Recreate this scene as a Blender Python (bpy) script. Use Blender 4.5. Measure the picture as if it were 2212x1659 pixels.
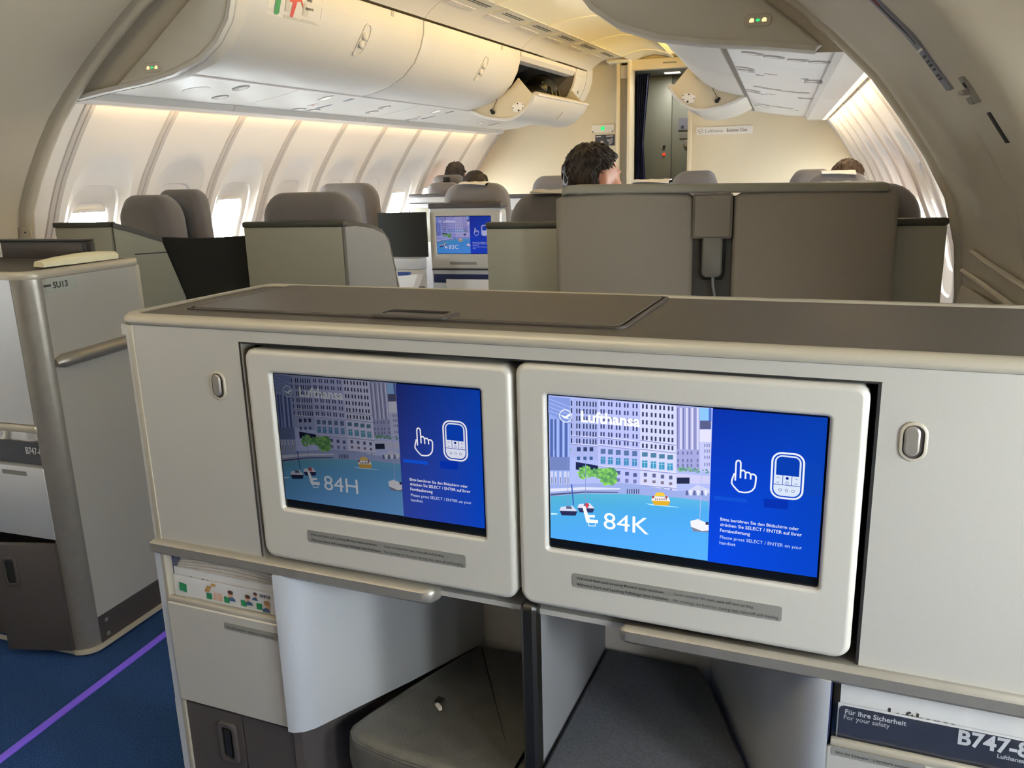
import bpy, bmesh, math, random
from mathutils import Matrix, Vector, noise
for o in list(bpy.data.objects): bpy.data.objects.remove(o, do_unlink=True)
random.seed(7)
SC = bpy.context.scene
COL = SC.collection
H = 1.25                       # eye height above the cabin floor
# ---------------------------------------------------------------- camera
cam_d = bpy.data.cameras.new('camera'); cam = bpy.data.objects.new('camera', cam_d); COL.objects.link(cam)
cam_d.sensor_fit = 'HORIZONTAL'; cam_d.sensor_width = 36.0; cam_d.lens = 1789.0 / 2212.0 * 36.0
cam_d.clip_start = 0.05; cam_d.clip_end = 200
R = ((0.953785, 0.048461, -0.296557), (0.299274, -0.241879, 0.923000), (-0.027001, -0.969096, -0.245204))
cam.matrix_world = Matrix(((R[0][0], -R[0][1], -R[0][2], 0.0), (R[1][0], -R[1][1], -R[1][2], 0.0),
                           (R[2][0], -R[2][1], -R[2][2], H), (0, 0, 0, 1)))
SC.camera = cam
# ---------------------------------------------------------------- sky outside, exposure
world = bpy.data.worlds.new('overcast_sky'); SC.world = world; world.use_nodes = True
bg = world.node_tree.nodes['Background']; bg.inputs[0].default_value = (0.93, 0.97, 1.0, 1); bg.inputs[1].default_value = 86.0
SC.view_settings.view_transform = 'Standard'; SC.view_settings.look = 'None'
SC.view_settings.exposure = 0.0; SC.view_settings.gamma = 1.0; SC.view_settings.use_curve_mapping = False
def area(name, loc, direction, sx, sy, power, col, portal=False, roll=None, along=None):
    l = bpy.data.lights.new(name, 'AREA'); l.shape = 'RECTANGLE'; l.size = sx; l.size_y = sy; l.energy = power; l.color = col
    o = bpy.data.objects.new(name, l); COL.objects.link(o); o.location = loc
    z = -Vector(direction).normalized(); up = Vector(roll) if roll else Vector((0, 1, 0))
    x = up.cross(z).normalized() if abs(up.dot(z)) < .99 else Vector((1, 0, 0))
    if along: x = Vector(along).normalized(); z = (z - x*z.dot(x)).normalized()
    y = z.cross(x)
    o.rotation_euler = Matrix((x, y, z)).transposed().to_euler()
    if portal: l.cycles.is_portal = True
    return o
# cove strips on top of the bins (warm), added unseen fill light behind the camera
WARM = (1.0, 0.68, 0.18)
area('cove_strip_light', (-0.69, 5.2, H + .848), (-.75, 0, .66), 4.3, .02, 27, WARM, roll=(0, 0, 1))
area('cove_strip_light', (-3.01 + .102*(5.1-3.23) + 1.03, 5.1, H + .90), (.5, 0, .86), 4.0, .02, 7.0, WARM, along=(.102, 1, 0))
area('cove_strip_light', (-0.70, 5.2, H + .845), (-1, 0, .05), 4.3, .02, 5, WARM, roll=(0, 0, 1))
area('rear_fill_light', (-1.3, .2, H + .92), (0, .45, -1), 1.6, .7, 14.0, (1.0, .80, .52), roll=(0, 1, 0))
area('wall_wash_light', (-3.01 + .102*(5.35-3.23) + .05, 5.35, H + .350), (-.75, 0, -.65), 4.3, .02, 3.4, (1.0, .70, .32), along=(.102, 1, 0))
area('wall_wash_light', (.295, 5.35, H + .350), (.75, 0, -.65), 4.3, .02, 10.0, (1.0, .78, .46), along=(0, 1, 0))
# ---------------------------------------------------------------- helpers
def lin(h):
    h = h.lstrip('#'); r = [int(h[i:i+2], 16) / 255 for i in (0, 2, 4)]
    return tuple(c / 12.92 if c <= .04045 else ((c + .055) / 1.055) ** 2.4 for c in r)
MATS = {}
def mat(name, col, rough=.6, metal=0., nscale=0., namt=0., bump=0., bscale=200., emit=None, estr=1., spec=.5, sheen=0., aniso=None):
    if name in MATS: return MATS[name]
    m = bpy.data.materials.new(name); m.use_nodes = True; nt = m.node_tree; p = nt.nodes['Principled BSDF']
    c = lin(col) if isinstance(col, str) else col
    p.inputs['Base Color'].default_value = (*c, 1); p.inputs['Roughness'].default_value = rough; p.inputs['Metallic'].default_value = metal
    p.inputs['Specular IOR Level'].default_value = spec
    if sheen: p.inputs['Sheen Weight'].default_value = sheen
    if emit is not None:
        e = lin(emit) if isinstance(emit, str) else emit
        p.inputs['Emission Color'].default_value = (*e, 1); p.inputs['Emission Strength'].default_value = estr
    tc = nt.nodes.new('ShaderNodeTexCoord')
    if namt > 0:
        n = nt.nodes.new('ShaderNodeTexNoise'); n.inputs['Scale'].default_value = nscale; n.inputs['Detail'].default_value = 4
        nt.links.new(tc.outputs['Object'], n.inputs['Vector'])
        r = nt.nodes.new('ShaderNodeValToRGB'); r.color_ramp.elements[0].position = .3; r.color_ramp.elements[1].position = .7
        r.color_ramp.elements[0].color = (*[x * (1 - namt) for x in c], 1); r.color_ramp.elements[1].color = (*[min(1, x * (1 + namt)) for x in c], 1)
        nt.links.new(n.outputs['Fac'], r.inputs['Fac']); nt.links.new(r.outputs['Color'], p.inputs['Base Color'])
    if bump > 0:
        n2 = nt.nodes.new('ShaderNodeTexNoise'); n2.inputs['Scale'].default_value = bscale; n2.inputs['Detail'].default_value = 2
        nt.links.new(tc.outputs['Object'], n2.inputs['Vector'])
        b = nt.nodes.new('ShaderNodeBump'); b.inputs['Strength'].default_value = bump; b.inputs['Distance'].default_value = .002
        nt.links.new(n2.outputs['Fac'], b.inputs['Height']); nt.links.new(b.outputs['Normal'], p.inputs['Normal'])
    MATS[name] = m; return m
def emis(name, col, s=1.0):
    if name in MATS: return MATS[name]
    m = bpy.data.materials.new(name); m.use_nodes = True; nt = m.node_tree; nt.nodes.clear()
    o = nt.nodes.new('ShaderNodeOutputMaterial'); e = nt.nodes.new('ShaderNodeEmission')
    c = lin(col) if isinstance(col, str) else col
    e.inputs[0].default_value = (*c, 1); e.inputs[1].default_value = s; nt.links.new(e.outputs[0], o.inputs[0]); MATS[name] = m; return m
def clear_mat(name, tint=(1, 1, 1), gloss=.08, rough=.05):
    if name in MATS: return MATS[name]
    m = bpy.data.materials.new(name); m.use_nodes = True; nt = m.node_tree; nt.nodes.clear()
    o = nt.nodes.new('ShaderNodeOutputMaterial'); t = nt.nodes.new('ShaderNodeBsdfTransparent'); g = nt.nodes.new('ShaderNodeBsdfGlossy')
    t.inputs[0].default_value = (*tint, 1); g.inputs['Roughness'].default_value = rough
    x = nt.nodes.new('ShaderNodeMixShader'); x.inputs[0].default_value = gloss
    nt.links.new(t.outputs[0], x.inputs[1]); nt.links.new(g.outputs[0], x.inputs[2]); nt.links.new(x.outputs[0], o.inputs[0]); MATS[name] = m; return m

class MB:
    def __init__(s): s.v = []; s.f = []; s.m = []
    def add(s, vs, fs, k=0, M=None):
        b = len(s.v)
        s.v += [tuple(M @ Vector(p)) for p in vs] if M else [tuple(p) for p in vs]
        s.f += [tuple(i + b for i in f) for f in fs]; s.m += [k] * len(fs); return s
    def box(s, x0, x1, y0, y1, z0, z1, k=0, r=0., seg=2, M=None):
        if r <= 0:
            return s.add([(x0,y0,z0),(x1,y0,z0),(x1,y1,z0),(x0,y1,z0),(x0,y0,z1),(x1,y0,z1),(x1,y1,z1),(x0,y1,z1)],
                  [(0,3,2,1),(4,5,6,7),(0,1,5,4),(1,2,6,5),(2,3,7,6),(3,0,4,7)], k, M)
        bm = bmesh.new(); bmesh.ops.create_cube(bm, size=1)
        for v in bm.verts: v.co = ((x0+x1)/2 + v.co.x*(x1-x0), (y0+y1)/2 + v.co.y*(y1-y0), (z0+z1)/2 + v.co.z*(z1-z0))
        bmesh.ops.bevel(bm, geom=list(bm.edges), offset=r, segments=seg, profile=.5, affect='EDGES')
        s.bm(bm, k, M); bm.free(); return s
    def bm(s, bm, k=0, M=None):
        bm.verts.index_update(); return s.add([v.co.copy() for v in bm.verts], [[v.index for v in f.verts] for f in bm.faces], k, M)
    def loft(s, rings, k=0, closed=True, cap0=True, cap1=True, M=None):
        n = len(rings[0]); vs = [p for r in rings for p in r]; fs = []
        for i in range(len(rings) - 1):
            for j in range(n if closed else n - 1):
                a = i*n + j; b = i*n + (j+1) % n; fs.append((a, b, b+n, a+n))
        if cap0: fs.append(tuple(range(n))[::-1])
        if cap1: fs.append(tuple((len(rings)-1)*n + j for j in range(n)))
        return s.add(vs, fs, k, M)
    def prism(s, poly, fn, d0, d1, k=0, bev=0., M=None):          # fn(a,b,d)->xyz
        if bev <= 0: return s.loft([[fn(a, b, d0) for a, b in poly], [fn(a, b, d1) for a, b in poly]], k, M=M)
        q = inset(poly, bev); e = bev * (1 if d1 > d0 else -1)
        return s.loft([[fn(a, b, d0) for a, b in q], [fn(a, b, d0 + e) for a, b in poly], [fn(a, b, d1 - e) for a, b in poly], [fn(a, b, d1) for a, b in q]], k, M=M)
    def flat(s, poly, fn, d, k=0, M=None):
        return s.add([fn(a, b, d) for a, b in poly], [tuple(range(len(poly)))], k, M)
    def frame(s, outer, inner, fn, d0, d1, k=0, bo=0., bi=0., M=None):   # plate with hole; same number of points
        e = 1 if d1 > d0 else -1
        rings = [[fn(a, b, d0) for a, b in inner]]
        if bi: rings += [[fn(a, b, d1 - e*bi) for a, b in inner], [fn(a, b, d1) for a, b in inset(inner, -bi)], [fn(a, b, d1) for a, b in inset(inner, -bi-.002)]]
        else: rings += [[fn(a, b, d1) for a, b in inner]]
        if bo: rings += [[fn(a, b, d1) for a, b in inset(outer, bo+.002)], [fn(a, b, d1) for a, b in inset(outer, bo)], [fn(a, b, d1 - e*bo*.35) for a, b in inset(outer, bo*.35)], [fn(a, b, d1 - e*bo) for a, b in outer]]
        else: rings += [[fn(a, b, d1) for a, b in outer]]
        rings += [[fn(a, b, d0) for a, b in outer]]
        n = len(outer); rings.append(rings[0])
        return s.loft(rings, k, cap0=False, cap1=False, M=M)
    def tube(s, path, r, n=8, k=0, M=None, caps=True):
        pts = [Vector(p) for p in path]; rr = r if isinstance(r, (list, tuple)) else [r]*len(pts); rings = []; ref = None
        for i, p in enumerate(pts):
            t = (pts[min(i+1, len(pts)-1)] - pts[max(i-1, 0)]).normalized()
            if ref is None: ref = Vector((0, 0, 1)) if abs(t.z) < .9 else Vector((1, 0, 0))
            a = t.cross(ref).normalized(); b = a.cross(t).normalized(); ref = b
            rings.append([p + (a*math.cos(q) + b*math.sin(q))*rr[i] for q in [2*math.pi*j/n for j in range(n)]])
        return s.loft(rings, k, cap0=caps, cap1=caps, M=M)
    def disc(s, c, r, fn, d0, d1, k=0, n=20, sx=1., sy=1., bev=0.):
        return s.prism([(c[0] + r*sx*math.cos(2*math.pi*i/n), c[1] + r*sy*math.sin(2*math.pi*i/n)) for i in range(n)], fn, d0, d1, k, bev)
    def ellip(s, c, r, k=0, nu=20, nv=12, M=None):
        rings = []
        for i in range(1, nv):
            t = math.pi*i/nv; rings.append([(c[0]+r[0]*math.sin(t)*math.cos(2*math.pi*j/nu), c[1]+r[1]*math.sin(t)*math.sin(2*math.pi*j/nu), c[2]-r[2]*math.cos(t)) for j in range(nu)])
        return s.loft(rings, k, M=M)
    def build(s, name, mats, parent=None, smooth=35, kind=None):
        me = bpy.data.meshes.new(name); me.from_pydata([tuple(p) for p in s.v], [], s.f)
        if not isinstance(mats, (list, tuple)): mats = [mats]
        for m in mats: me.materials.append(m)
        me.polygons.foreach_set('material_index', s.m)
        bm = bmesh.new(); bm.from_mesh(me); bmesh.ops.remove_doubles(bm, verts=bm.verts, dist=1e-6)
        bmesh.ops.recalc_face_normals(bm, faces=bm.faces); bm.to_mesh(me); bm.free()
        if smooth:
            for p in me.polygons: p.use_smooth = True
            me.set_sharp_from_angle(angle=math.radians(smooth))
        o = bpy.data.objects.new(name, me); COL.objects.link(o)
        if parent: o.parent = parent
        if kind: o['kind'] = kind
        return o
def inset(poly, d):                       # offset a closed polygon inwards by d (CCW or CW handled)
    n = len(poly); ar = sum(poly[i][0]*poly[(i+1) % n][1] - poly[(i+1) % n][0]*poly[i][1] for i in range(n)); sg = 1 if ar > 0 else -1
    out = []
    for i in range(n):
        p0, p1, p2 = Vector(poly[i-1]), Vector(poly[i]), Vector(poly[(i+1) % n])
        a = (p1-p0); b = (p2-p1)
        if a.length < 1e-9: a = b
        if b.length < 1e-9: b = a
        a.normalize(); b.normalize(); n1 = Vector((-a.y, a.x))*sg; n2 = Vector((-b.y, b.x))*sg
        m = n1 + n2
        if m.length < 1e-6: m = n1
        m = m / max(.3, (m.length**2)/2) if m.length > 1e-6 else n1
        out.append((p1.x + m.x*d, p1.y + m.y*d))
    return out
def offset_line(pts, d):                  # open polyline offset to its left
    out = []
    for i in range(len(pts)):
        a = Vector(pts[max(i-1, 0)]); b = Vector(pts[min(i+1, len(pts)-1)]); t = (b-a).normalized()
        out.append((pts[i][0] - t.y*d, pts[i][1] + t.x*d))
    return out
def rr(x0, x1, z0, z1, r, n=5):
    if not isinstance(r, (list, tuple)): r = [r]*4
    out = []
    for (cx, cz, a0), q in zip(((x1, z1, 0), (x0, z1, 90), (x0, z0, 180), (x1, z0, 270)), r):
        sx = -1 if cx == x1 else 1; sz = -1 if cz == z1 else 1
        for i in range(n+1):
            a = math.radians(a0 + 90*i/n); out.append((cx + sx*q + q*math.cos(a), cz + sz*q + q*math.sin(a)))
    return out
XZ = lambda a, b, d: (a, d, b)            # drawing plane facing -Y: (right, up, depth)
XY = lambda a, b, d: (a, b, d)
YZ = lambda a, b, d: (d, a, b)
def tag(o, label=None, cat=None, group=None, kind=None):
    if label: o['label'] = label
    if cat: o['category'] = cat
    if group: o['group'] = group
    if kind: o['kind'] = kind
    return o
def thing(name, label, cat, loc=(0, 0, 0), rotz=0., group=None):
    o = bpy.data.objects.new(name, None); COL.objects.link(o); o.location = loc; o.rotation_euler = (0, 0, rotz); o.empty_display_size = .05
    return tag(o, label, cat, group)
def struct(name, parent=None):
    o = bpy.data.objects.new(name, None); COL.objects.link(o); o['kind'] = 'structure'; o.empty_display_size = .05; return o
_tc = {}
def text_geo(body, size, bold=0., align='LEFT', space=1.):
    key = (body, size, bold, align, space)
    if key not in _tc:
        c = bpy.data.curves.new('t', 'FONT'); c.body = body; c.size = size; c.align_x = align; c.offset = bold; c.space_character = space; c.resolution_u = 3
        o = bpy.data.objects.new('t', c); COL.objects.link(o); bpy.context.view_layer.update()
        me = bpy.data.meshes.new_from_object(o.evaluated_get(bpy.context.evaluated_depsgraph_get()))
        _tc[key] = ([v.co.copy() for v in me.vertices], [tuple(p.vertices) for p in me.polygons])
        bpy.data.objects.remove(o); bpy.data.meshes.remove(me)
    return _tc[key]
def put_text(mb, body, size, x, z, d, k=0, bold=0., align='LEFT', fn=XZ, sx=1., space=1.):
    vs, fs = text_geo(body, size, bold, align, space)
    mb.add([fn(x + v.x*sx, z + v.y, d) for v in vs], fs, k); return mb
def stroke(mb, pts, w, fn, d, k=0, closed=False):      # flat line of width w, mitred
    P = [Vector(p) for p in pts]; n = len(P); L = []; Rr = []
    for i in range(n):
        if closed: a = P[i-1]; b = P[(i+1) % n]
        else: a = P[max(i-1, 0)]; b = P[min(i+1, n-1)]
        t1 = (P[i]-a); t2 = (b-P[i]); t1 = t1.normalized() if t1.length > 1e-9 else t2.normalized(); t2 = t2.normalized() if t2.length > 1e-9 else t1
        nn = Vector((-t1.y-t2.y, t1.x+t2.x)); nn = nn.normalized() if nn.length > 1e-6 else Vector((-t1.y, t1.x))
        cs = max(.5, nn.dot(Vector((-t1.y, t1.x)))); L.append(P[i]+nn*w/2/cs); Rr.append(P[i]-nn*w/2/cs)
    m = n if closed else n-1
    for i in range(m):
        j = (i+1) % n; mb.flat([tuple(L[i]), tuple(Rr[i]), tuple(Rr[j]), tuple(L[j])], fn, d, k)
# ---------------------------------------------------------------- materials
M_bin = mat('bin_plastic', '#cbc6be', .42, nscale=3, namt=.02, bump=.05, bscale=900)
M_psu_lit = mat('service_panel_lit_plastic', '#e4e1dc', .42)  # whiter copy of the bin plastic, right panels' brighter light put into colour
M_bin_dk = mat('bin_gap', '#6d655c', .7)
M_cap = mat('end_cap_plastic', '#cfc8bb', .5, bump=.08, bscale=1200)
M_wall = mat('sidewall_plastic', '#f0eae2', .5, nscale=2, namt=.015, bump=.06, bscale=900)
M_rib = mat('rib_plastic', '#cbc4be', .5)
M_lining = mat('lining_plastic', '#c3b9a7', .55, nscale=1.5, namt=.03, bump=.08, bscale=900)
M_bulk = mat('bulkhead_laminate', '#dccfb4', .55, nscale=2, namt=.02)
M_ceil = mat('ceiling_panel', '#e3dcc6', .55)
M_cons = mat('silver_paint', '#b4b0a8', .40, .25, nscale=700, namt=.035, bump=.05, bscale=1500)
M_cons2 = mat('pale_silver_paint', '#c4c5c7', .34, .35, nscale=600, namt=.03)
M_rim = mat('champagne_rim', '#b3ab9a', .34, .25)
M_alu = mat('aluminium_profile', '#979188', .38, .6, nscale=40, namt=.05)
M_top = mat('dark_laminate', '#4b443d', .50, nscale=500, namt=.10, bump=.2, bscale=1500)
M_dark = mat('dark_brown_plastic', '#403a38', .5, nscale=300, namt=.06)
M_black = mat('black_plastic', '#15130f', .35)
M_gap = mat('gap_black', '#070706', .7)
M_leather = mat('black_leather', '#484640', .42, nscale=30, namt=.15, bump=.3, bscale=260)
M_fleece = mat('charcoal_felt', '#484a50', .95, nscale=300, namt=.25, bump=.5, bscale=700)
M_bezel = mat('bezel_paint', '#bdb9b0', .40, .2, nscale=900, namt=.02)
M_scr = mat('screen_glass', '#0b0c0c', .12)
M_plac = mat('placard_grey', '#86847e', .5, .3)
M_print = mat('print_dark', '#2d2c2a', .6)
M_navy = mat('pocket_navy', '#141f4c', .8)
M_paper = mat('paper_white', '#e4e0dc', .6)
M_paper2 = mat('paper_cream', '#dccfc0', .6, nscale=60, namt=.06)
M_card_navy = mat('card_navy', '#33353f', .3)
M_green = mat('print_green', '#1d8a52', .5)
M_skinp = mat('print_skin', '#e2ab84', .5); M_hairp = mat('print_brown', '#5b3626', .5); M_bluep = mat('print_blue', '#3f5f86', .5); M_ocher = mat('print_ocher', '#b98943', .5)
M_plastic = clear_mat('clear_sleeve', (.93, .94, .96), .16, .12)
M_glass = clear_mat('window_glass', (.96, .98, .98), .04, .02)
M_carpet = mat('blue_carpet', '#223c68', 1., nscale=330, namt=.62, bump=.9, bscale=420, spec=.1)
M_strip = mat('violet_track', '#6a50c8', .5, emit='#4d35a8', estr=.25)
M_shell = mat('seat_shell_paint', '#9b998b', .42, .15, nscale=500, namt=.03, bump=.05, bscale=900)
M_rimdk = mat('shell_rim', '#3c3a30', .5)
M_fab = mat('seat_fabric', '#6d6765', .95, nscale=420, namt=.12, bump=.5, bscale=900, sheen=.3)
M_fab_dk = mat('seat_fabric_dark', '#6d6259', .95, nscale=420, namt=.14, bump=.5, bscale=900, sheen=.2)
M_blackfab = mat('black_mesh_fabric', '#1c1b17', .95, nscale=500, namt=.2, bump=.4, bscale=900)
M_part = mat('partition_fabric', '#8a8176', .9, nscale=200, namt=.05, bump=.3, bscale=1100, sheen=.1)
M_white = mat('white_linen', '#e8e2da', .9)
M_skin = mat('skin', '#d29a80', .5, nscale=40, namt=.05); M_skin.node_tree.nodes['Principled BSDF'].inputs['Subsurface Weight'].default_value = .1
M_hair = mat('hair_dark', '#2c2119', .55, nscale=90, namt=.4)
M_hair2 = mat('hair_brown', '#46311f', .6, nscale=120, namt=.4)
M_shirt = mat('shirt_navy', '#2a2f3d', .9)
M_curtain = mat('curtain_navy', '#141c44', .9, nscale=200, namt=.1)
M_galley = mat('galley_laminate', '#7d8076', .5)
M_cream = mat('cream_plastic', '#e8dfba', .5)
M_beige = mat('bin_inner_beige', '#cdbfa2', .6)
M_red = mat('print_red', '#b0382f', .5)
E_green = emis('lit_green', '#22e070', 1.6); E_white = emis('lit_white', '#fff4e4', 1.6); E_amber = emis('lit_amber', '#ffd9a0', 1.4); E_red = emis('lit_red', '#ff3a22', 1.5)
M_oval = mat('light_recess', '#a19b95', .5)
M_signdk = mat('sign_dark', '#3a3d4a', .4); M_signgrey = mat('sign_blue_grey', '#767885', .5)
# ================================================================= the cabin
def itab(t, z):
    if z <= t[0][0]: return t[0][1]
    for (a, b), (c, d) in zip(t, t[1:]):
        if z <= c: return b + (d-b)*(z-a)/(c-a)
    return t[-1][1] + (t[-1][1]-t[-2][1])/(t[-1][0]-t[-2][0])*(z-t[-1][0])
OT = [(-1.25, .40), (-.95, .445), (-.7, .46), (-.5, .448), (-.38, .425), (-.28, .395), (-.2, .36), (-.1, .32), (0, .272), (.05, .243), (.13, .19), (.22, .128), (.3, .068), (.381, 0), (.47, -.075)]
def off(z): return itab(OT, z)             # how far the wall bulges outboard of the bin edge (z from eye level)
def xeL(y): return -3.01 + .102*(max(y, 2.85) - 3.23)
def xeR(y): return .345
def wall_pt(side, y, z, d=0.):
    return (xeL(y) - off(z) - d, y, H + z) if side < 0 else (xeR(y) + off(z) + d, y, H + z)
def sec(side, q, z, y): return (xeL(y) + q, y, H + z) if side < 0 else (xeR(y) - q, y, H + z)
fl = MB().box(-3.9, 1.3, -3.0, 9.6, -.03, 0).build('floor', M_carpet); fl['kind'] = 'structure'
ft = MB().box(-.0115, .0115, -3.6, 5.4, 0, .004, r=.0015).build('floor_track', M_strip); ft.location = (-1.615, 2.6, 0)
tag(ft, 'violet photoluminescent path marking strip along the aisle carpet', 'floor strip')
WZ, WA, WB = -.255, .112, .172
def sel(phi, a, b, e=4.0): return 1.0 / ((abs(math.cos(phi))/a)**e + (abs(math.sin(phi))/b)**e)**(1/e)
_shared = {}
def side_panel(side, y0, y1, parent, shade=0., window=True, portal=True):
    yc = (y0+y1)/2; hw = (y1-y0)/2 - .001; z0, z1 = -1.25, .46
    mb = MB()
    if not window:
        rings = [[wall_pt(side, y, z) for z in [z0 + (z1-z0)*i/24 for i in range(25)]] for y in (y0, yc, y1)]
        mb.loft(rings, closed=False, cap0=False, cap1=False); return mb.build('sidewall_panel', M_wall, parent)
    per = []
    n1, n2 = 8, 22
    for i in range(n1): per.append((-hw + 2*hw*i/n1, z0))
    for i in range(n2): per.append((hw, z0 + (z1-z0)*i/n2))
    for i in range(n1): per.append((hw - 2*hw*i/n1, z1))
    for i in range(n2): per.append((-hw, z1 - (z1-z0)*i/n2))
    def ring(a, b, cz, d):
        out = []
        for (u, z) in per:
            # spread the corners of the tall panel evenly round the window
            phi = math.atan2((z - WZ)/1.9, u); r = sel(phi, a, b); out.append(wall_pt(side, yc + r*math.cos(phi), cz + r*math.sin(phi), d))
        return out
    rings = [ring(WA, WB, WZ, .115), ring(WA, WB, WZ, .054), ring(WA+.008, WB+.008, WZ, .047), ring(.144, .254, WZ, .040), ring(.149, .259, WZ, .026), ring(.178, .372, WZ, .010), ring(.186, .382, WZ, .0)]
    oring = []
    for (u, z) in per:
        phi = math.atan2((z - WZ)/1.9, u); r = sel(phi, .186, .382); oring.append((r*math.cos(phi), WZ + r*math.sin(phi)))
    for t in (.15, .3, .45, .6, .75, .9, 1.):
        rings.append([wall_pt(side, yc + a + (u-a)*t, b + (z-b)*t, 0) for (a, b), (u, z) in zip(oring, per)])
    mb.loft(rings, closed=True, cap0=False, cap1=False)
    p = mb.build('sidewall_panel', M_wall, parent, smooth=28)
    pm = MB(); dd = .075
    pts = [(sel(2*math.pi*i/32, WA, WB)*math.cos(2*math.pi*i/32), sel(2*math.pi*i/32, WA, WB)*math.sin(2*math.pi*i/32)) for i in range(32)]
    pm.loft([[wall_pt(side, yc+a, WZ+b, dd) for a, b in pts], [wall_pt(side, yc+a, WZ+b, dd+.004) for a, b in pts]]); pm.build('window_pane', M_glass, p)
    if shade > 0:
        sm = MB(); zb = WZ + WB - shade*2*WB
        g = []
        for i in range(9):
            z = WZ + WB + .0 - (WZ + WB - zb)*i/8
            g.append((WA + .012, z + .012*(i == 0)))
        for dd0, dd1 in ((.058, .066),):
            sm.loft([[wall_pt(side, yc-w, z, dd0), wall_pt(side, yc+w, z, dd0), wall_pt(side, yc+w, z, dd1), wall_pt(side, yc-w, z, dd1)] for w, z in g])
        sm.build('window_shade', M_wall, p)
        lm = MB(); w = WA*.75
        lm.loft([[wall_pt(side, yc + w*math.cos(t)*1.0, zb + .006 + .014*max(0, math.sin(t)), d) for t in [2*math.pi*i/16 for i in range(16)]] for d in (.056, .042)]); lm.build('shade_grip', M_wall, p)
    if portal:
        c0 = Vector(wall_pt(side, yc, WZ, .12)); dz = Vector(wall_pt(side, yc, WZ+.1)) - Vector(wall_pt(side, yc, WZ-.1)); nrm = Vector((dz.z, 0, -dz.x)) if side < 0 else Vector((-dz.z, 0, dz.x))
        area('daylight_portal', c0, nrm, 2*WA + .03, 2*WB + .03, 1, (1, 1, 1), portal=True, roll=dz)
    return p
def rib(side, y, parent, w=.03, z0=-1.2, z1=.42):
    mb = MB(); rings = []
    for i in range(26):
        z = z0 + (z1-z0)*i/25
        rings.append([wall_pt(side, y-w, z, .004), wall_pt(side, y-w+.004, z, -.008), wall_pt(side, y-.004, z, -.008), wall_pt(side, y-.002, z, -.002), wall_pt(side, y+.002, z, -.002), wall_pt(side, y+.004, z, -.008), wall_pt(side, y+w-.004, z, -.008), wall_pt(side, y+w, z, .004)])
    mb.loft(rings); return mb.build('rib_trim', M_rib, parent, smooth=25)
wl = struct('wall_left'); wr = struct('wall_right')
bl = [3.23 + .508*k for k in range(10)]; bl[-1] = 7.80
shL = [.14, .45, .06, .12, .10, .45, .12, .05, .3]
for k in range(9):
    side_panel(-1, bl[k], bl[k+1], wl, shL[k]); side_panel(1, bl[k], bl[k+1], wr, [.2, .35, .4, .45, .3, .4, .3, .4, .3][k])
    if k > -1: rib(-1, bl[k], wl); rib(1, bl[k], wr)
rib(-1, 7.77, wl, .04); rib(1, 7.77, wr, .03)
for s, w in ((-1, wl), (1, wr)):
    side_panel(s, 2.86, 3.23, w, window=False); side_panel(s, 1.70, 2.86, w, window=False)
    for k in range(9):
        y1 = 1.70 - .508*k; side_panel(s, y1 - .508, y1, w, ([.0, .0, .0, .0, .7, 1., 1., 1., 1.][k] if s > 0 else [1., 1., .9, .8, 1., 1., 1., 1., 1.][k])); rib(s, y1 - .508, w)
# ceiling shell over everything, and the panels under it
ce = MB()
CP = [(.0, .45), (.02, .50), (.1, .62), (.25, .80), (.45, .94), (.8, 1.07), (1.2, 1.13)]
ys = [-2.95, 0, 1.7, 2.86, 4, 5, 6, 7, 7.85]
rings = []
for y in ys: rings.append([sec(-1, q, z, y) for q, z in CP] + [((xeL(y)+xeR(y))/2, y, H+1.15)] + [sec(1, q, z, y) for q, z in CP[::-1]])
ce.loft(rings, closed=False, cap0=False, cap1=False)
ceil = ce.build('ceiling', M_ceil); ceil['kind'] = 'structure'
MB().box(-2.12, -.48, -.17, .57, H+.945, H+.975, r=.01).build('fill_light_housing', M_ceil, ceil)  # made-up housing, added over the unseen fill light
def cxm(y): return (xeL(y)+xeR(y))/2
CY = [2.95, 3.95, 4.80, 5.65, 6.50, 7.35, 7.80]
for i in range(len(CY)-1):
    y0, y1 = CY[i]+.004, CY[i+1]-.004
    def prof(y):
        c = cxm(y); hw = -(xeL(y)+1.27) + c
        return [(c-hw, y, H+.935), (c-hw*.96, y, H+.94), (c-hw*.5, y, H+.968), (c, y, H+.98), (c+hw*.5, y, H+.968), (c+hw*.96, y, H+.94), (c+hw, y, H+.935), (c+hw, y, H+.95), (c, y, H+.995), (c-hw, y, H+.95)]
    mb = MB().loft([prof(y0), prof(y0+.01), prof(y1-.01), prof(y1)]); mb.build('ceiling_panel', M_ceil, ceil, smooth=20)
    mb = MB()                                    # raised cross rib
    p = [(a, y0-.012, c-.006) for a, b, c in prof(y0)[:7]]; q = [(a, y0+.012, c-.006) for a, b, c in prof(y0)[:7]]
    p2 = [(a, b, c+.012) for a, b, c in p]; q2 = [(a, b, c+.012) for a, b, c in q]
    mb.loft([p, q, q2, p2, p], closed=False, cap0=False, cap1=False); mb.build('ceiling_rib', M_ceil, ceil)
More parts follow.
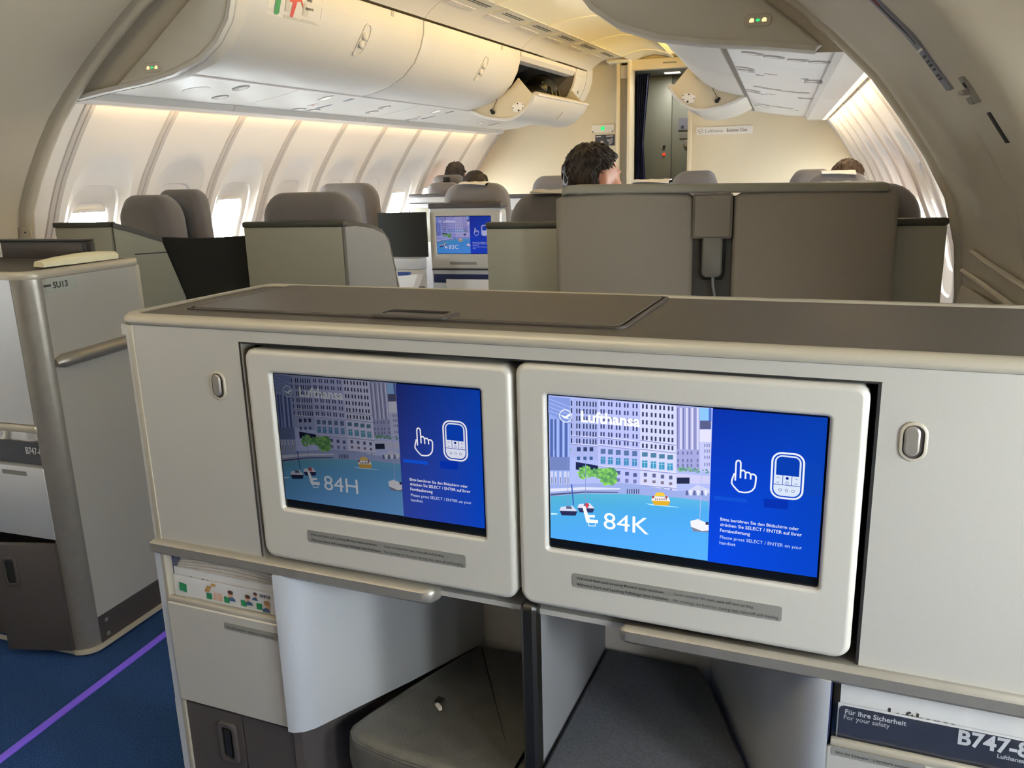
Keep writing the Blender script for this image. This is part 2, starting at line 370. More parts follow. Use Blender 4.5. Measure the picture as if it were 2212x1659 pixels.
for side in (-1, 1):                             # air grilles along the ceiling edges, fascia above the bins
    for i, (y0, y1) in enumerate(((2.95, 4.50), (4.505, 5.87), (5.875, 7.40))):
        FP = [(.992, .838), (1.03, .875), (1.09, .915), (1.16, .930)]
        F2 = [(q-.004, z+.016) for q, z in FP][::-1]
        mb = MB().loft([[sec(side, q, z, y) for q, z in FP+F2] for y in (y0, y1)]); mb.build('bin_fascia', M_bin, ceil)
    y = 3.05
    while y < 7.3:
        base = MB(); poly = [(1.155, .932), (1.275, .938), (1.275, .952), (1.155, .948)]
        base.loft([[sec(side, q, z-.002, yy) for q, z in poly] for yy in (y, y+.46)]); g = base.build('air_grille', M_ceil, ceil)
        for qa in (1.192, 1.215):
            sl = MB()
            for j in range(6):
                a = y+.08+.046*j
                sl.loft([[sec(side, q, z, yy) for q, z in ((qa, .9305), (qa+.006, .9305), (qa+.006, .936), (qa, .936))] for yy in (a, a+.038)])
            sl.build('grille_slots', M_gap, g, kind='stuff')
        pk = MB().loft([[sec(side, q, z, yy) for q, z in ((1.10, .914), (1.135, .922), (1.135, .93), (1.10, .925))] for yy in (y+.02, y+.33)]); pk.build('light_pocket', M_rib, g)
        y += .487
for x, y in ((-.98, 5.1), (-1.0, 4.25)):
    d = MB().disc((x, y), .045, XY, H+.965, H+.955, n=24, sx=1.3, bev=.004).build('ceiling_downlight', M_ceil); MB().disc((x, y), .028, XY, H+.956, H+.953, n=20).build('lens', E_amber, d)
    tag(d, ('oval smoke detector cover on the yellow ceiling nearer the camera' if y < 5 else 'small lit downlight in the yellow ceiling further forward'), 'ceiling light')
# ---- front bulkhead with doorway
wf = struct('wall_front')
MB().box(-3.4, -1.42, 7.80, 7.88, 0, 2.45).build('bulkhead_panel', M_bulk, wf); MB().box(-.785, 1.2, 7.80, 7.88, 0, 2.45).build('bulkhead_panel', M_bulk, wf); MB().box(-1.42, -.785, 7.80, 7.88, 2.125, 2.45).build('bulkhead_panel', M_bulk, wf)
MB().box(-1.42, -1.385, 7.66, 7.88, 0, 2.20, r=.01).build('door_jamb', M_bulk, wf); MB().box(-1.315, -1.288, 7.62, 7.88, 0, 2.18, r=.008).build('door_jamb', M_bulk, wf)
MB().box(-1.385, -1.315, 7.68, 7.70, 0, 2.15).build('jamb_panel', M_alu, wf); MB().box(-1.385, -1.315, 7.66, 7.70, 2.04, 2.15, r=.006).build('jamb_cap', M_rib, wf)
MB().box(-1.50, -1.285, 7.60, 7.80, 2.17, 2.21, r=.015).build('jamb_header', M_ceil, wf); MB().box(-.80, -.765, 7.77, 7.88, 0, 2.13, r=.006).build('door_jamb', M_bulk, wf)
MB().box(-1.30, -.70, 7.72, 7.80, 2.11, 2.20, r=.01).build('door_header', M_bulk, wf)
g = MB()                                          # vestibule behind the doorway
g.box(-2.1, -.2, 9.3, 9.36, 0, 2.3); g.box(-2.1, -2.04, 7.88, 9.3, 0, 2.3); g.box(-.26, -.2, 7.88, 9.3, 0, 2.3); g.box(-2.1, -.2, 7.88, 9.36, 2.12, 2.2)
g.build('vestibule_wall', M_galley, wf)
d3 = MB().box(-1.02, -.50, 8.45, 8.50, 0, 2.12, r=.006).build('door_1', M_galley); d3['kind'] = 'structure'
MB().box(-1.32, -1.02, 8.40, 8.52, 0, 2.12, r=.006).build('door_frame', M_galley, d3)
sgn = MB().box(-.955, -.80, 8.438, 8.449, 1.62, 1.73).build('door_placard', M_signgrey, d3)
MB().box(-.93, -.905, 8.434, 8.438, 1.635, 1.66).build('placard_symbol', M_signdk, sgn); MB().box(-.86, -.845, 8.434, 8.438, 1.635, 1.67).build('placard_symbol', M_signdk, sgn)
MB().box(-.945, -.81, 8.44, 8.449, 1.545, 1.58).build('door_placard', M_plac, d3)
MB().disc((-.875, 1.49), .032, XZ, 8.449, 8.43, bev=.006).build('door_lock', M_alu, d3); MB().disc((-1.085, 1.40), .013, XZ, 8.40, 8.392).build('indicator_lamp', E_red, d3); MB().disc((-1.085, 1.47), .014, XZ, 8.40, 8.39).build('peephole', M_gap, d3)
area('vestibule_lamp', (-.95, 8.12, 2.10), (0, 0, -1), .14, .14, 4.5, (1, .95, .85)); MB().box(-1.06, -.92, 8.12, 8.2, 2.112, 2.119).build('vestibule_downlight', E_white, wf)
wb = MB().box(-4, 1.6, -3.0, -2.93, 0, 2.5).build('wall_rear', M_lining); wb['kind'] = 'structure'
# ---- curtain
cu = MB(); rings = []
for z, x1 in ((.02, -1.02), (.6, -1.10), (1.1, -1.19), (1.5, -1.215), (1.8, -1.19), (2.1, -1.165)):
    a = []; n = 60
    for i in range(n+1): t = i/n; x = -1.283 + (x1+1.283)*t; a.append((x, 7.93 + .022*math.sin(t*34), z))
    rings.append(a + [(x, y+.006, zz) for x, y, zz in a[::-1]])
cu.loft(rings); tag(cu.build('curtain', M_curtain, smooth=60), 'navy blue galley curtain gathered beside the doorway', 'curtain')
# ---- arch lining near the camera
AC = -1.27
AP = [(1.62, -1.25), (1.72, -.95), (1.79, -.65), (1.82, -.41), (1.805, -.25), (1.765, -.10), (1.70, .02), (1.62, .14), (1.53, .26), (1.42, .37), (1.30, .475), (1.18, .57), (1.05, .665), (.85, .78), (.6, .87), (.3, .93)]
def arch(y, g, s_=1):
    if s_ < 0: pts = [(a + (.05*min(1, max(0, (b+.45)/.3)) if b < .8 else 0), b) for a, b in AP]
    else: pts = [(a, b) for a, b in AP]
    L = offset_line(pts, g)
    L = [(a, max(b, -1.25)) for a, b in L]
    return [(AC - a, y, H+b) for a, b in L] + [(AC, y, H+.95-g)] + [(AC + a, y, H+b) for a, b in L[::-1]]
def half(r, s): 
    n = len(r)//2; return r[:n+1] if s < 0 else r[n:]
tr = struct('trim_1')
for s, nm in ((-1, 'left'), (1, 'right')):
    lip = MB().loft([half(arch(y, g, s), s) for y, g in ((2.88, -.40), (2.88, .0), (2.872, .012), (2.855, .016), (2.84, .010), (2.835, -.004), (2.832, -.030), (2.82, -.030))], closed=False, cap0=False, cap1=False)
    lip.build('arch_lip', M_lining, tr, smooth=50)
    if s > 0: prof = ((2.82, -.030), (2.795, -.030), (2.785, .004), (2.70, .004), (2.685, -.010), (2.55, -.016), (2.25, -.018), (2.11, -.014), (2.095, .0), (2.06, .002), (1.75, .004), (1.72, -.004), (1.70, -.03), (1.66, -.10), (1.64, -.16), (1.62, -.30))
    else: prof = ((2.82, -.030), (2.80, -.030), (2.79, .004), (2.70, .0), (2.60, -.004), (2.52, -.03), (2.44, -.034), (2.2, -.03), (2.0, -.05), (1.8, -.10), (1.70, -.16), (1.66, -.30))
    MB().loft([half(arch(y, g, s), s) for y, g in prof], closed=False, cap0=False, cap1=False).build('arch_lining', M_lining, tr, smooth=50)
def apt(side, t_z, y, g=0.):                  # a point on the arch lining at height z (eye relative)
    L = offset_line(AP, g); xs = itab(sorted((b, a) for a, b in L), t_z); return (AC + side*xs, y, H + t_z)
# sill moulding low on the right lining
ml = MB(); ml.tube([apt(1, -.318, 2.79, .004), apt(1, -.325, 2.5, .004), apt(1, -.335, 2.2, .004), apt(1, -.345, 1.72, .004)], .008, 8); ml.build('sill_moulding', M_lining, tr)
ml = MB(); ml.tube([apt(1, -.25, 2.68, .0), apt(1, -.262, 2.5, .0), apt(1, -.275, 2.2, .0), apt(1, -.285, 1.75, .0)], .008, 8); ml.build('sill_bead', M_lining, tr)
mb = MB(); mb.loft([[apt(1, z, y, g) for z, g in ((-.36, -.002), (-.36, .010), (-.95, .010), (-.95, -.002))] for y in (2.78, 1.8)]); mb.build('sill_panel', M_lining, tr)
def arch_patch(name, z0, z1, y0, y1, m, parent, side=1, g=.008, h=.006, label=None, n=6):
    mb = MB(); rings = []
    for i in range(n+1):
        z = z0 + (z1-z0)*i/n; rings.append([apt(side, z, y0, g), apt(side, z, y0, g+h), apt(side, z, y1, g+h), apt(side, z, y1, g)])
    mb.loft(rings); return mb.build(name, m, parent)
st = arch_patch('arch_marking_strip', .150, .40, 2.035, 2.088, M_signgrey, None, g=.001)
tag(st, 'long grey label strip with dark bars along the right arch', 'label')
arch_patch('strip_gap', .230, .234, 2.030, 2.093, M_white, st, g=.0075, h=.001, n=1); arch_patch('red_mark', .325, .40, 2.045, 2.062, M_red, st, g=.0072, h=.001); arch_patch('dark_groove', .245, .345, 2.050, 2.056, M_print, st, g=.008, h=.001)
for i, z in enumerate((.217, .207, .199, .190, .178, .171)): arch_patch('strip_bar', z, z+.004, 2.044, 2.078 - .012*(i == 3), M_print, st, g=.0072, h=.001, n=1)
s2 = arch_patch('latch_plate', .112, .160, 1.882, 1.912, M_plac, None, g=.003); tag(s2, 'small grey latch plate on the right arch above the black slot', 'latch')
arch_patch('latch_tongue', .130, .137, 1.90, 1.955, M_alu, s2, g=.004, h=.012, n=1); arch_patch('latch_slot', .140, .149, 1.888, 1.905, M_gap, s2, g=.0092, h=.001, n=1); arch_patch('latch_tab', .112, .124, 1.92, 1.96, M_plac, s2, g=.003, h=.006, n=1)
s3 = arch_patch('vent_slot', .033, .091, 1.866, 1.890, M_gap, None, g=.001, h=.004); tag(s3, 'narrow black slot in the right arch lining', 'vent')
# handle on the left wall
cpl = MB(); cpl.loft([[(AC - 1.80 + dx, y, H + z) for dx, z in ((-.06, -.26), (.028, -.26), (.020, -.17), (-.02, -.165), (-.06, -.165))] for y in (2.812, 2.818)]); cv0 = cpl.build('jamb_cover', M_lining, tr); MB().disc((AC - 1.806, H - .185), .004, XZ, 2.811, 2.809, n=8).build('screw', M_print, cv0)
hd = MB().tube([wall_pt(-1, 2.99, .275, -.005), wall_pt(-1, 2.985, .27, -.04), wall_pt(-1, 2.975, .235, -.055), wall_pt(-1, 2.975, .16, -.055), wall_pt(-1, 2.985, .125, -.04), wall_pt(-1, 2.99, .12, -.005)], .016, 10).build('assist_handle', M_wall)
tag(hd, 'cream assist handle on the sidewall beside the left arch', 'handle')
# ================================================================= overhead bins
DO = [(.580, .452), (.66, .466), (.76, .495), (.85, .545), (.92, .612), (.962, .69), (.983, .76), (.988, .826)]
DI = offset_line(DO, .018)                   # inner face (towards the wall)
BACK = [(.96, .835), (.60, .90), (.22, .72), (.10, .54), (.16, .47), (.56, .458)]
def bin_door(side, y0, y1, parent, latch=True, secO=DO, secI=DI, name='bin_door', lq=.5):
    mb = MB(); e = .006
    def rg(y, t): 
        O = [(q + (qi-q)*t, z + (zi-z)*t) for (q, z), (qi, zi) in zip(secO, secI)]; return [sec(side, q, z, y) for q, z in O + secI[::-1]]
    mb.loft([rg(y0, .45), rg(y0+e*.4, .12), rg(y0+e*1.2, 0)] + [rg(y0 + (y1-y0)*i/6, 0) for i in range(1, 6)] + [rg(y1-e*1.2, 0), rg(y1-e*.4, .12), rg(y1, .45)])
    d = mb.build(name, M_bin, parent, smooth=30)
    return d
def surf_pt(side, s, y, h=0.):               # point on the closed door surface, s = 0 (bottom) .. 1 (top)
    L = [0]; 
    for a, b in zip(DO, DO[1:]): L.append(L[-1] + math.dist(a, b))
    t = s*L[-1]
    for i in range(len(DO)-1):
        if t <= L[i+1] or i == len(DO)-2:
            f = (t-L[i])/(L[i+1]-L[i]); q = DO[i][0] + (DO[i+1][0]-DO[i][0])*f; z = DO[i][1] + (DO[i+1][1]-DO[i][1])*f
            tx, tz = DO[i+1][0]-DO[i][0], DO[i+1][1]-DO[i][1]; l = math.hypot(tx, tz); return sec(side, q + tz/l*h, z - tx/l*h, y)
def latch(side, yc, parent, s0=.58, s1=.85, w=.036):
    n = 24; out = []; cs = (s0+s1)/2; hs = (s1-s0)/2
    def ring(k, h): 
        r = []
        for i in range(n):
            a = 2*math.pi*i/n; e = 3.0; c, s = math.cos(a), math.sin(a); rad = 1/((abs(c)**e + abs(s)**e)**(1/e)); r.append(surf_pt(side, cs + hs*k*rad*s, yc + w*(k if k > .9 else .86)*rad*c + .10*(cs + hs*k*rad*s - cs), h))
        return r
    l = MB().loft([ring(1.0, -.002), ring(1.0, .005), ring(.94, .006), ring(.90, -.004)], cap0=False).build('latch_surround', M_bin, parent, smooth=40)
    for sc in (cs + hs*.28, cs - hs*.22):
        mb = MB(); c = Vector(surf_pt(side, sc, yc + .10*(sc-cs), .001)); mb.ellip(c, (.014, .025, .022), nu=14, nv=8); mb.build('latch_button', M_bin, l, smooth=60)
    for sc in (cs + hs*.68, cs - hs*.66):
        g = [surf_pt(side, sc + dz, yc + .10*(sc-cs) + dy, .0005) for dz, dy in ((-.05, -.026), (.03, -.028), (.055, 0), (.03, .028), (-.05, .026))]
        MB().add(g, [tuple(range(5))]).build('latch_recess', M_rib, l)
def body(side, y0, y1, parent):
    poly = [(q, z) for q, z in offset_line(DO, .022)] + BACK
    MB().loft([[sec(side, q, z, y) for q, z in poly] for y in (y0+.004, y1-.004)]).build('bin_housing', M_bin_dk, parent, smooth=0)
def bin_text(side, txt, y, parent, s=.955, size=.03):
    vs, fs = text_geo(txt, size, .0006); p = MB()
    L = .46
    p.add([surf_pt(side, s + v.y/L*1.0, y + v.x, .0012) for v in vs], fs); p.build('bin_numeral', M_plac, parent, smooth=0)
def closed_bin(side, y0, y1, label, num, ly):
    b = thing('overhead_bin', label, 'overhead bin', sec(side, .6, .45, (y0+y1)/2), group='overhead bins along the cabin')
    b.location = (0, 0, 0)
    d = bin_door(side, y0, y1, b); body(side, y0, y1, b)
    if ly: latch(side, ly, d)
    if num and side < 0: bin_text(side, num, y1 - .34, d)
    # crease line near the top of the door
    mb = MB().loft([[surf_pt(side, s, y, h) for s, h in ((.868, .0), (.868, .0008), (.872, .0008), (.872, .0))] for y in (y0+.02, y1-.02)]); mb.build('door_crease', M_rib, d)
    return b
b1 = closed_bin(-1, 2.985, 4.498, 'large closed overhead bin nearest the left arch, with equipment stickers', '83', 3.95)
b2 = closed_bin(-1, 4.508, 5.868, 'closed overhead bin between the stickered bin and the open bin on the left', '82', 5.32)
b4 = closed_bin(-1, 7.05, 7.32, 'narrow closed overhead bin in front of the bulkhead, past the open one', '', 0)
br1 = closed_bin(1, 2.985, 4.498, 'closed overhead bin at the right arch, near one', '', 0)
br2 = closed_bin(1, 4.508, 5.868, 'closed overhead bin on the right just behind the open bin', '', 0)
# small latch of the narrow bin
for sc in (.72, .60):
    c = Vector(surf_pt(-1, sc, 7.19 + .1*(sc-.66), .002)); MB().ellip(c, (.006, .008, .02), nu=10, nv=6).build('latch_button', M_plac, b4.children[0])
mb = MB().loft([[surf_pt(-1, s, y, h) for s, h in ((.42, .0), (.42, .003), (.93, .003), (.93, .0))] for y in (7.09, 7.28)]); mb.build('door_inner_panel', M_bin, b4.children[0])
# equipment stickers on the first bin
stk = MB(); Y0, Y1 = 3.225, 3.58
def sp(s, y, h=.0015): return surf_pt(-1, s, y, h)
def spatch(mb, s0, s1, y0, y1, k, h): 
    ps = [sp(s0 + (s1-s0)*i/4, y0, h) for i in range(5)] + [sp(s1 - (s1-s0)*i/4, y1, h) for i in range(5)]; mb.add(ps, [tuple(range(10))], k)
spatch(stk, .74, .98, Y0, Y0+.105, 0, .0012); spatch(stk, .74, .98, Y0+.108, Y0+.225, 1, .0012); spatch(stk, .74, .98, Y0+.228, Y1, 1, .0012)
stk.build('equipment_sticker', [mat('sticker_white', '#d8d2c6', .5), mat('sticker_grey', '#b9b4aa', .5)], b1.children[0], smooth=0)
s1 = MB(); 
def spoly(mb, pts, k, h=.0022): mb.add([sp(s, Y0 + y, h) for s, y in pts], [tuple(range(len(pts)))], k)
spoly(s1, [(.77 + .022*math.sin(a), .056 + .016*math.cos(a)) for a in [math.pi + math.pi*i/8 for i in range(9)]] + [(.85, .072), (.85, .040)], 0)
spoly(s1, [(.85, .040), (.85, .072), (.98, .072), (.98, .040)], 2)
spoly(s1, [(.76, .145), (.755, .165), (.86, .178), (.862, .15)], 1); spoly(s1, [(.85, .128), (.87, .205), (.83, .222), (.98, .222), (.98, .128)], 1)
s1.build('sticker_symbol', [mat('sym_green', '#2f8a45', .5), mat('sym_red', '#c23a30', .5), mat('sym_pale', '#cfd8cc', .5)], b1.children[0], smooth=0)
s2m = MB()
for i, t in enumerate(('equipment only', 'Emergency')):
    vs, fs = text_geo(t, .014, .0003); s2m.add([sp(.83 + .055*i + v.y/.46, Y0 + .24 + v.x*.62, .0022) for v in vs], fs)
s2m.build('sticker_lettering', M_print, b1.children[0], smooth=0)
# ---- open bins
OO = [(.575, .448), (.65, .410), (.71, .390), (.77, .378), (.84, .369), (.90, .372), (.955, .392), (1.0, .422), (1.045, .468), (1.072, .505), (1.082, .532)]
OI = offset_line(OO, .020)
def open_bin(side, y0, y1, label):
    b = thing('overhead_bin', label, 'overhead bin', group='overhead bins along the cabin')
    d = bin_door(side, y0, y1, b, secO=OO, secI=OI, name='open_bin_door')
    CK = [(.58, .456)] + OI[1:-1] + [(1.062, .530), (.955, .655), (.90, .595), (.80, .53), (.70, .485)]
    for yy in (y0+.008, y1-.02):
        MB().loft([[sec(side, q, z, y) for q, z in CK] for y in (yy, yy+.012)]).build('bin_cheek', M_beige, b, smooth=0)
    mb = MB().loft([[sec(side, q, z, y) for q, z in ((1.082, .532), (1.05, .536), (1.046, .552), (1.074, .560), (1.094, .545), (1.092, .532))] for y in (y0+.03, y1-.004)]); mb.build('bin_lip', M_bin, b, smooth=60)
    # hardware on the near cheek
    def pl(q, z, dd): return sec(side, q, z, y0 + .008 - dd)
    hw = MB(); hw.add([pl(q, z, .004) for q, z in ((.905, .47), (.945, .492), (.99, .485), (.995, .45), (.955, .425), (.915, .43))] + [pl(q, z, 0.) for q, z in ((.905, .47), (.945, .492), (.99, .485), (.995, .45), (.955, .425), (.915, .43))], [tuple(range(6))] + [(i, (i+1) % 6, 6+(i+1) % 6, 6+i) for i in range(6)])
    hp = hw.build('hinge_plate', M_white, b, smooth=0)
    for q, z, r in ((.915, .455, .004), (.985, .478, .004), (.985, .452, .004), (.955, .437, .007), (.947, .483, .005)): 
        m2 = MB(); m2.disc((q, z), r, lambda a, c, dd: sec(side, a, c, y0 + .003 - dd), 0, .002, n=10); m2.build('screw', M_black, hp)
    m3 = MB(); m3.disc((.765, .432), .014, lambda a, c, dd: sec(side, a, c, y0 + .007 - dd), 0, .012, n=14); m3.disc((.752, .446), .010, lambda a, c, dd: sec(side, a, c, y0 + .007 - dd), 0, .01, n=8); m3.build('catch', M_black, b)
    MB().tube([sec(side, .755, .44, y0), sec(side, .79, .50, y0+.001), sec(side, .80, .53, y0+.002)], .0022, 6).build('catch_cord', M_black, b)
    # cavity behind, shade of the inside put into its dark colour
    hv = MB(); ft_ = [(.96, .80), (.60, .86), (.22, .70), (.12, .52), (.18, .47), (.56, .462)]; hb = [(q + .008*(1 if i in (2, 3) else 0), z + .012*(1 if i < 2 else -1 if i > 4 else 0)) for i, (q, z) in enumerate(ft_)]
    hv.loft([[sec(side, q, z, y) for q, z in ft_] for y in (y0+.004, y1-.004)], closed=False, cap0=True, cap1=True); hv.build('bin_cavity', mat('cavity_shade_grey', '#4b463e', .8), b, smooth=0)
    tp = MB().loft([[sec(side, q, z, y) for q, z in ((.985, .828), (.985, .80), (.96, .772), (.90, .765), (.90, .80))] for y in (y0+.004, y1-.004)]); tp.build('bin_top_rail', M_rib, b, smooth=0)
    # latch of the lowered door
    lt = MB(); 
    def op(q, z, y, h=.002): return sec(side, q, z - h, y)
    yc = (y0+y1)/2 + .12
    lt.loft([[sec(side, q, z, yc + dy) for q, z in ((.99, .410), (1.04, .4595), (1.043, .455), (.993, .405))] for dy in (-.022, .022)]); lt.build('latch_surround', M_rib, d)
    return b
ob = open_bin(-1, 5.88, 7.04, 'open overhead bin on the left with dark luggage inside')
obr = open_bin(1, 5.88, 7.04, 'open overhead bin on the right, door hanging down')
# luggage in the left open bin
bag = thing('backpack', 'black backpack stuffed into the open left overhead bin', 'bag', sec(-1, .6, .47, 6.6))
def rock(c, r, k, seed, name, parent, m):
    mb = MB(); mb.ellip((0, 0, 0), r, nu=22, nv=14); 
    mb.v = [tuple(Vector(p) * (1 + .22*noise.noise(Vector(p)*9 + Vector((seed, 0, 0))))) for p in mb.v]; o = mb.build(name, m, parent, smooth=70); o.location = c; return o
rock((.10, .0, .10), (.22, .36, .11), 0, 1, 'bag_body', bag, M_black); rock((.20, .16, .19), (.12, .18, .10), 0, 5, 'front_pocket', bag, M_black)
for i in range(3):
    y = .02 + .12*i; MB().tube([(.10, y, .24), (.22, y+.03, .27), (.31, y+.05, .18), (.33, y+.07, .06)], .012, 6).build('strap', M_black, bag)
for i in range(6): MB().ellip((.26 + .01*random.random(), .0 + .05*i*random.random(), .20 + .03*random.random()), (.005, .006, .006), nu=8, nv=6).build('buckle', M_alu, bag)
b2g = thing('carry_case', 'light handled case behind the backpack in the open bin', 'bag', sec(-1, .45, .47, 6.12))
MB().box(-.2, .25, -.12, .10, .01, .16, r=.03).build('case_body', M_black, b2g); MB().tube([(.26, -.1, .15), (.27, -.04, .2), (.27, .1, .2), (.26, .16, .15)], .012, 8).build('case_handle', M_bin, b2g)
# ---- end caps of the bins at the arch
CAPO = [(.26, .345), (.40, .366), (.60, .388), (.75, .414), (.88, .458), (.97, .52), (1.03, .595), (1.06, .69), (1.065, .80), (1.05, .93)]
for side in (-1, 1):
    c = thing('end_panel', 'cream end panel of the %s overhead bins with a lit seat belt sign' % ('left' if side < 0 else 'right'), 'end panel')
    inn = [(.50, .425), (.57, .475), (.72, .585), (.88, .705), (1.0, .82)] if side < 0 else [(.24, .362), (.31, .425), (.40, .495), (.52, .585), (.72, .75)]
    poly = (CAPO if side > 0 else [(.44, .374), (.60, .390)] + CAPO[3:]) + inn[::-1]; p2 = inset(poly, .012)
    MB().loft([[sec(side, q, z, 2.905) for q, z in p2], [sec(side, q, z, 2.910) for q, z in inset(poly, .004)], [sec(side, q, z, 2.92) for q, z in poly], [sec(side, q, z, 2.985) for q, z in poly]]).build('cap_panel', M_cap, c, smooth=40)
    O = CAPO; I = offset_line(CAPO, .016)
    MB().loft([[sec(side, q, z, y) for q, z in [(a + (b-a)*0 , d) for (a, d), (b, _) in zip(O, I)] + I[::-1]] for y in (2.895, 2.9, 2.925)]).build('cap_edge', M_bin, c, smooth=40)
    # closing strip between cap and arch
    MB().add([sec(side, q, z, 2.935) for q, z in CAPO + [(.9, 1.09), (.45, .95), (.1, .62), (-.05, .33)]], [tuple(range(len(CAPO)+4))]).build('cap_back', M_lining, c, smooth=0)
    # lit sign
    qx = .655 if side < 0 else .435; zc = .448; 
    fn = lambda a, b, d, q0=qx: sec(side, q0 - side*0 + (a if side < 0 else -a), zc + b, 2.905 - d)
    sg = MB().prism(rr(-.042, .042, -.019, .019, .017, 5), fn, 0, .006, bev=.002).build('sign_bezel', M_lining, c)
    ic = MB()
    for a0 in (-.026, .012): ic.flat([(a0, -.006), (a0+.014, -.006), (a0+.014, .004), (a0+.010, .006), (a0+.004, .006), (a0, 0)], fn, .0068, 0)
    ic.flat([(-.007, 0), (0, .006), (0, .002), (.007, .002), (.007, -.002), (0, -.002), (0, -.006)], fn, .0068, 1); ic.build('lit_symbol', [E_amber, E_green], sg, smooth=0)
# ---- service panels under the bins
PS = [(.0, .372), (.012, .358), (.16, .362), (.178, .392), (.30, .402), (.45, .425), (.572, .450), (.56, .462), (.16, .455), (.0, .43)]
def psu(side, y0, y1, label, feats):
    t = thing('service_panel', label, 'service panel', group='service panels under the overhead bins')
    MB().loft([[sec(side, q, z, y) for q, z in PS[2:9] + [PS[2]][:0]] for y in (y0+.002, y1-.002)]).build('panel_body', M_psu_lit if side > 0 else M_bin, t, smooth=25)
    MB().loft([[sec(side, q, z, y) for q, z in [PS[0], PS[1], PS[2], PS[8], PS[9]]] for y in (y0+.001, y1-.001)]).build('edge_fairing', M_rib if side < 0 else M_psu_lit, t, smooth=25)
    def sz(q): return itab([(a, b) for a, b in PS[2:7]], q)
    def fnq(qc, yc): return lambda a, b, d: sec(side, qc + a, sz(qc + a) - d, yc + b)
    for kind, q, y in feats:
        f = fnq(q, y)
        if kind == 'oval':
            o = MB().disc((0, 0), .042, f, -.002, .004, n=20, sy=.85, bev=.0015).build('reading_light', M_oval, t); MB().disc((.010, 0), .026, f, .004, .0046, n=16, sy=.66).build('lens', M_white, o)
        elif kind == 'lamp':
            o = MB().disc((0, 0), .030, f, -.002, .004, n=20, sy=.6, bev=.0015).build('reading_light', M_rib, t); MB().disc((0, 0), .016, f, .004, .0046, n=16, sy=.6).build('lens', E_white, o)
        elif kind == 'speaker': MB().disc((0, 0), .062, f, -.002, .0015, n=28, sy=.9).build('speaker_disc', M_rib, t)
        elif kind == 'bar': MB().prism([(-.12, -.014), (.12, -.014), (.12, .014), (-.12, .014)], f, -.001, .002).build('sign_bar', M_signgrey, t)
        elif kind == 'chip':
            o = MB().prism([(-.03, -.014), (.03, -.014), (.03, .014), (-.03, .014)], f, -.001, .002).build('small_sign', M_rib, t); MB().prism([(-.008, -.008), (.008, -.008), (.008, .008), (-.008, .008)], f, .002, .0025).build('red_symbol', M_red, o)
        elif kind == 'lit':
            o = MB().disc((0, 0), .05, f, -.001, .003, n=20, sy=.55).build('sign_bezel', M_bin, t); MB().disc((0, 0), .030, f, .003, .0036, n=16, sy=.45).build('lit_symbol', E_white, o)
    # hinge rail beside the doors
    MB().loft([[sec(side, q, z, y) for q, z in ((.566, .447), (.584, .447), (.584, .458), (.566, .458))] for y in (y0, y1)]).build('hinge_rail', M_bin_dk if side > 0 else M_rib, t)
cuts = [2.985, 3.95, 5.2, 6.3, 7.32]
fL = [[('speaker', .40, 3.42), ('oval', .33, 3.66), ('oval', .50, 3.60)], [('lit', .50, 4.28), ('chip', .36, 4.36), ('bar', .42, 4.48), ('oval', .24, 4.40), ('oval', .25, 4.52), ('oval', .34, 5.0), ('oval', .46, 4.95)], [('lit', .50, 5.55), ('bar', .42, 5.72), ('chip', .34, 5.6), ('oval', .25, 5.66)], [('lamp', .34, 6.6), ('lit', .50, 6.72), ('bar', .42, 6.85)]]
fR = [[('oval', .47, 3.54), ('oval', .39, 3.58), ('oval', .30, 3.62), ('oval', .22, 3.66)], [('oval', .52, 4.13), ('oval', .52, 4.23), ('chip', .41, 4.26), ('bar', .36, 4.36), ('oval', .215, 4.42), ('oval', .215, 4.50), ('oval', .47, 5.02), ('oval', .40, 5.06), ('oval', .32, 5.1), ('oval', .25, 5.14)], [('oval', .52, 5.32), ('oval', .52, 5.44), ('chip', .42, 5.40), ('bar', .36, 5.50), ('oval', .22, 5.54)], [('oval', .48, 6.42), ('oval', .40, 6.46), ('oval', .32, 6.5), ('bar', .36, 6.72), ('lamp', .52, 6.62)]]
wh = ['first behind the arch', 'second from the arch', 'third from the arch', 'furthest, at the bulkhead']
for i in range(4):
    psu(-1, cuts[i], cuts[i+1], 'white service panel under the left overhead bins, %s' % wh[i], fL[i]); psu(1, cuts[i], cuts[i+1], 'white service panel under the right overhead bins, %s' % wh[i], fR[i])
# far end fascia of both bin rows
for side in (-1, 1):
    poly = DO + [(.99, .93), (.6, .93), (.2, .70), (.04, .48), (.02, .372), (.012, .358), (.16, .362), (.178, .392), (.3, .402)]
    e = tag(MB().loft([[sec(side, q, z, y) for q, z in (inset(poly, .03) if y > 7.49 else poly)] for y in (7.325, 7.47, 7.50)]).build('bin_end_fascia', M_bin, smooth=40), 'plain white end of the %s bin row by the bulkhead' % ('left' if side < 0 else 'right'), 'end panel')
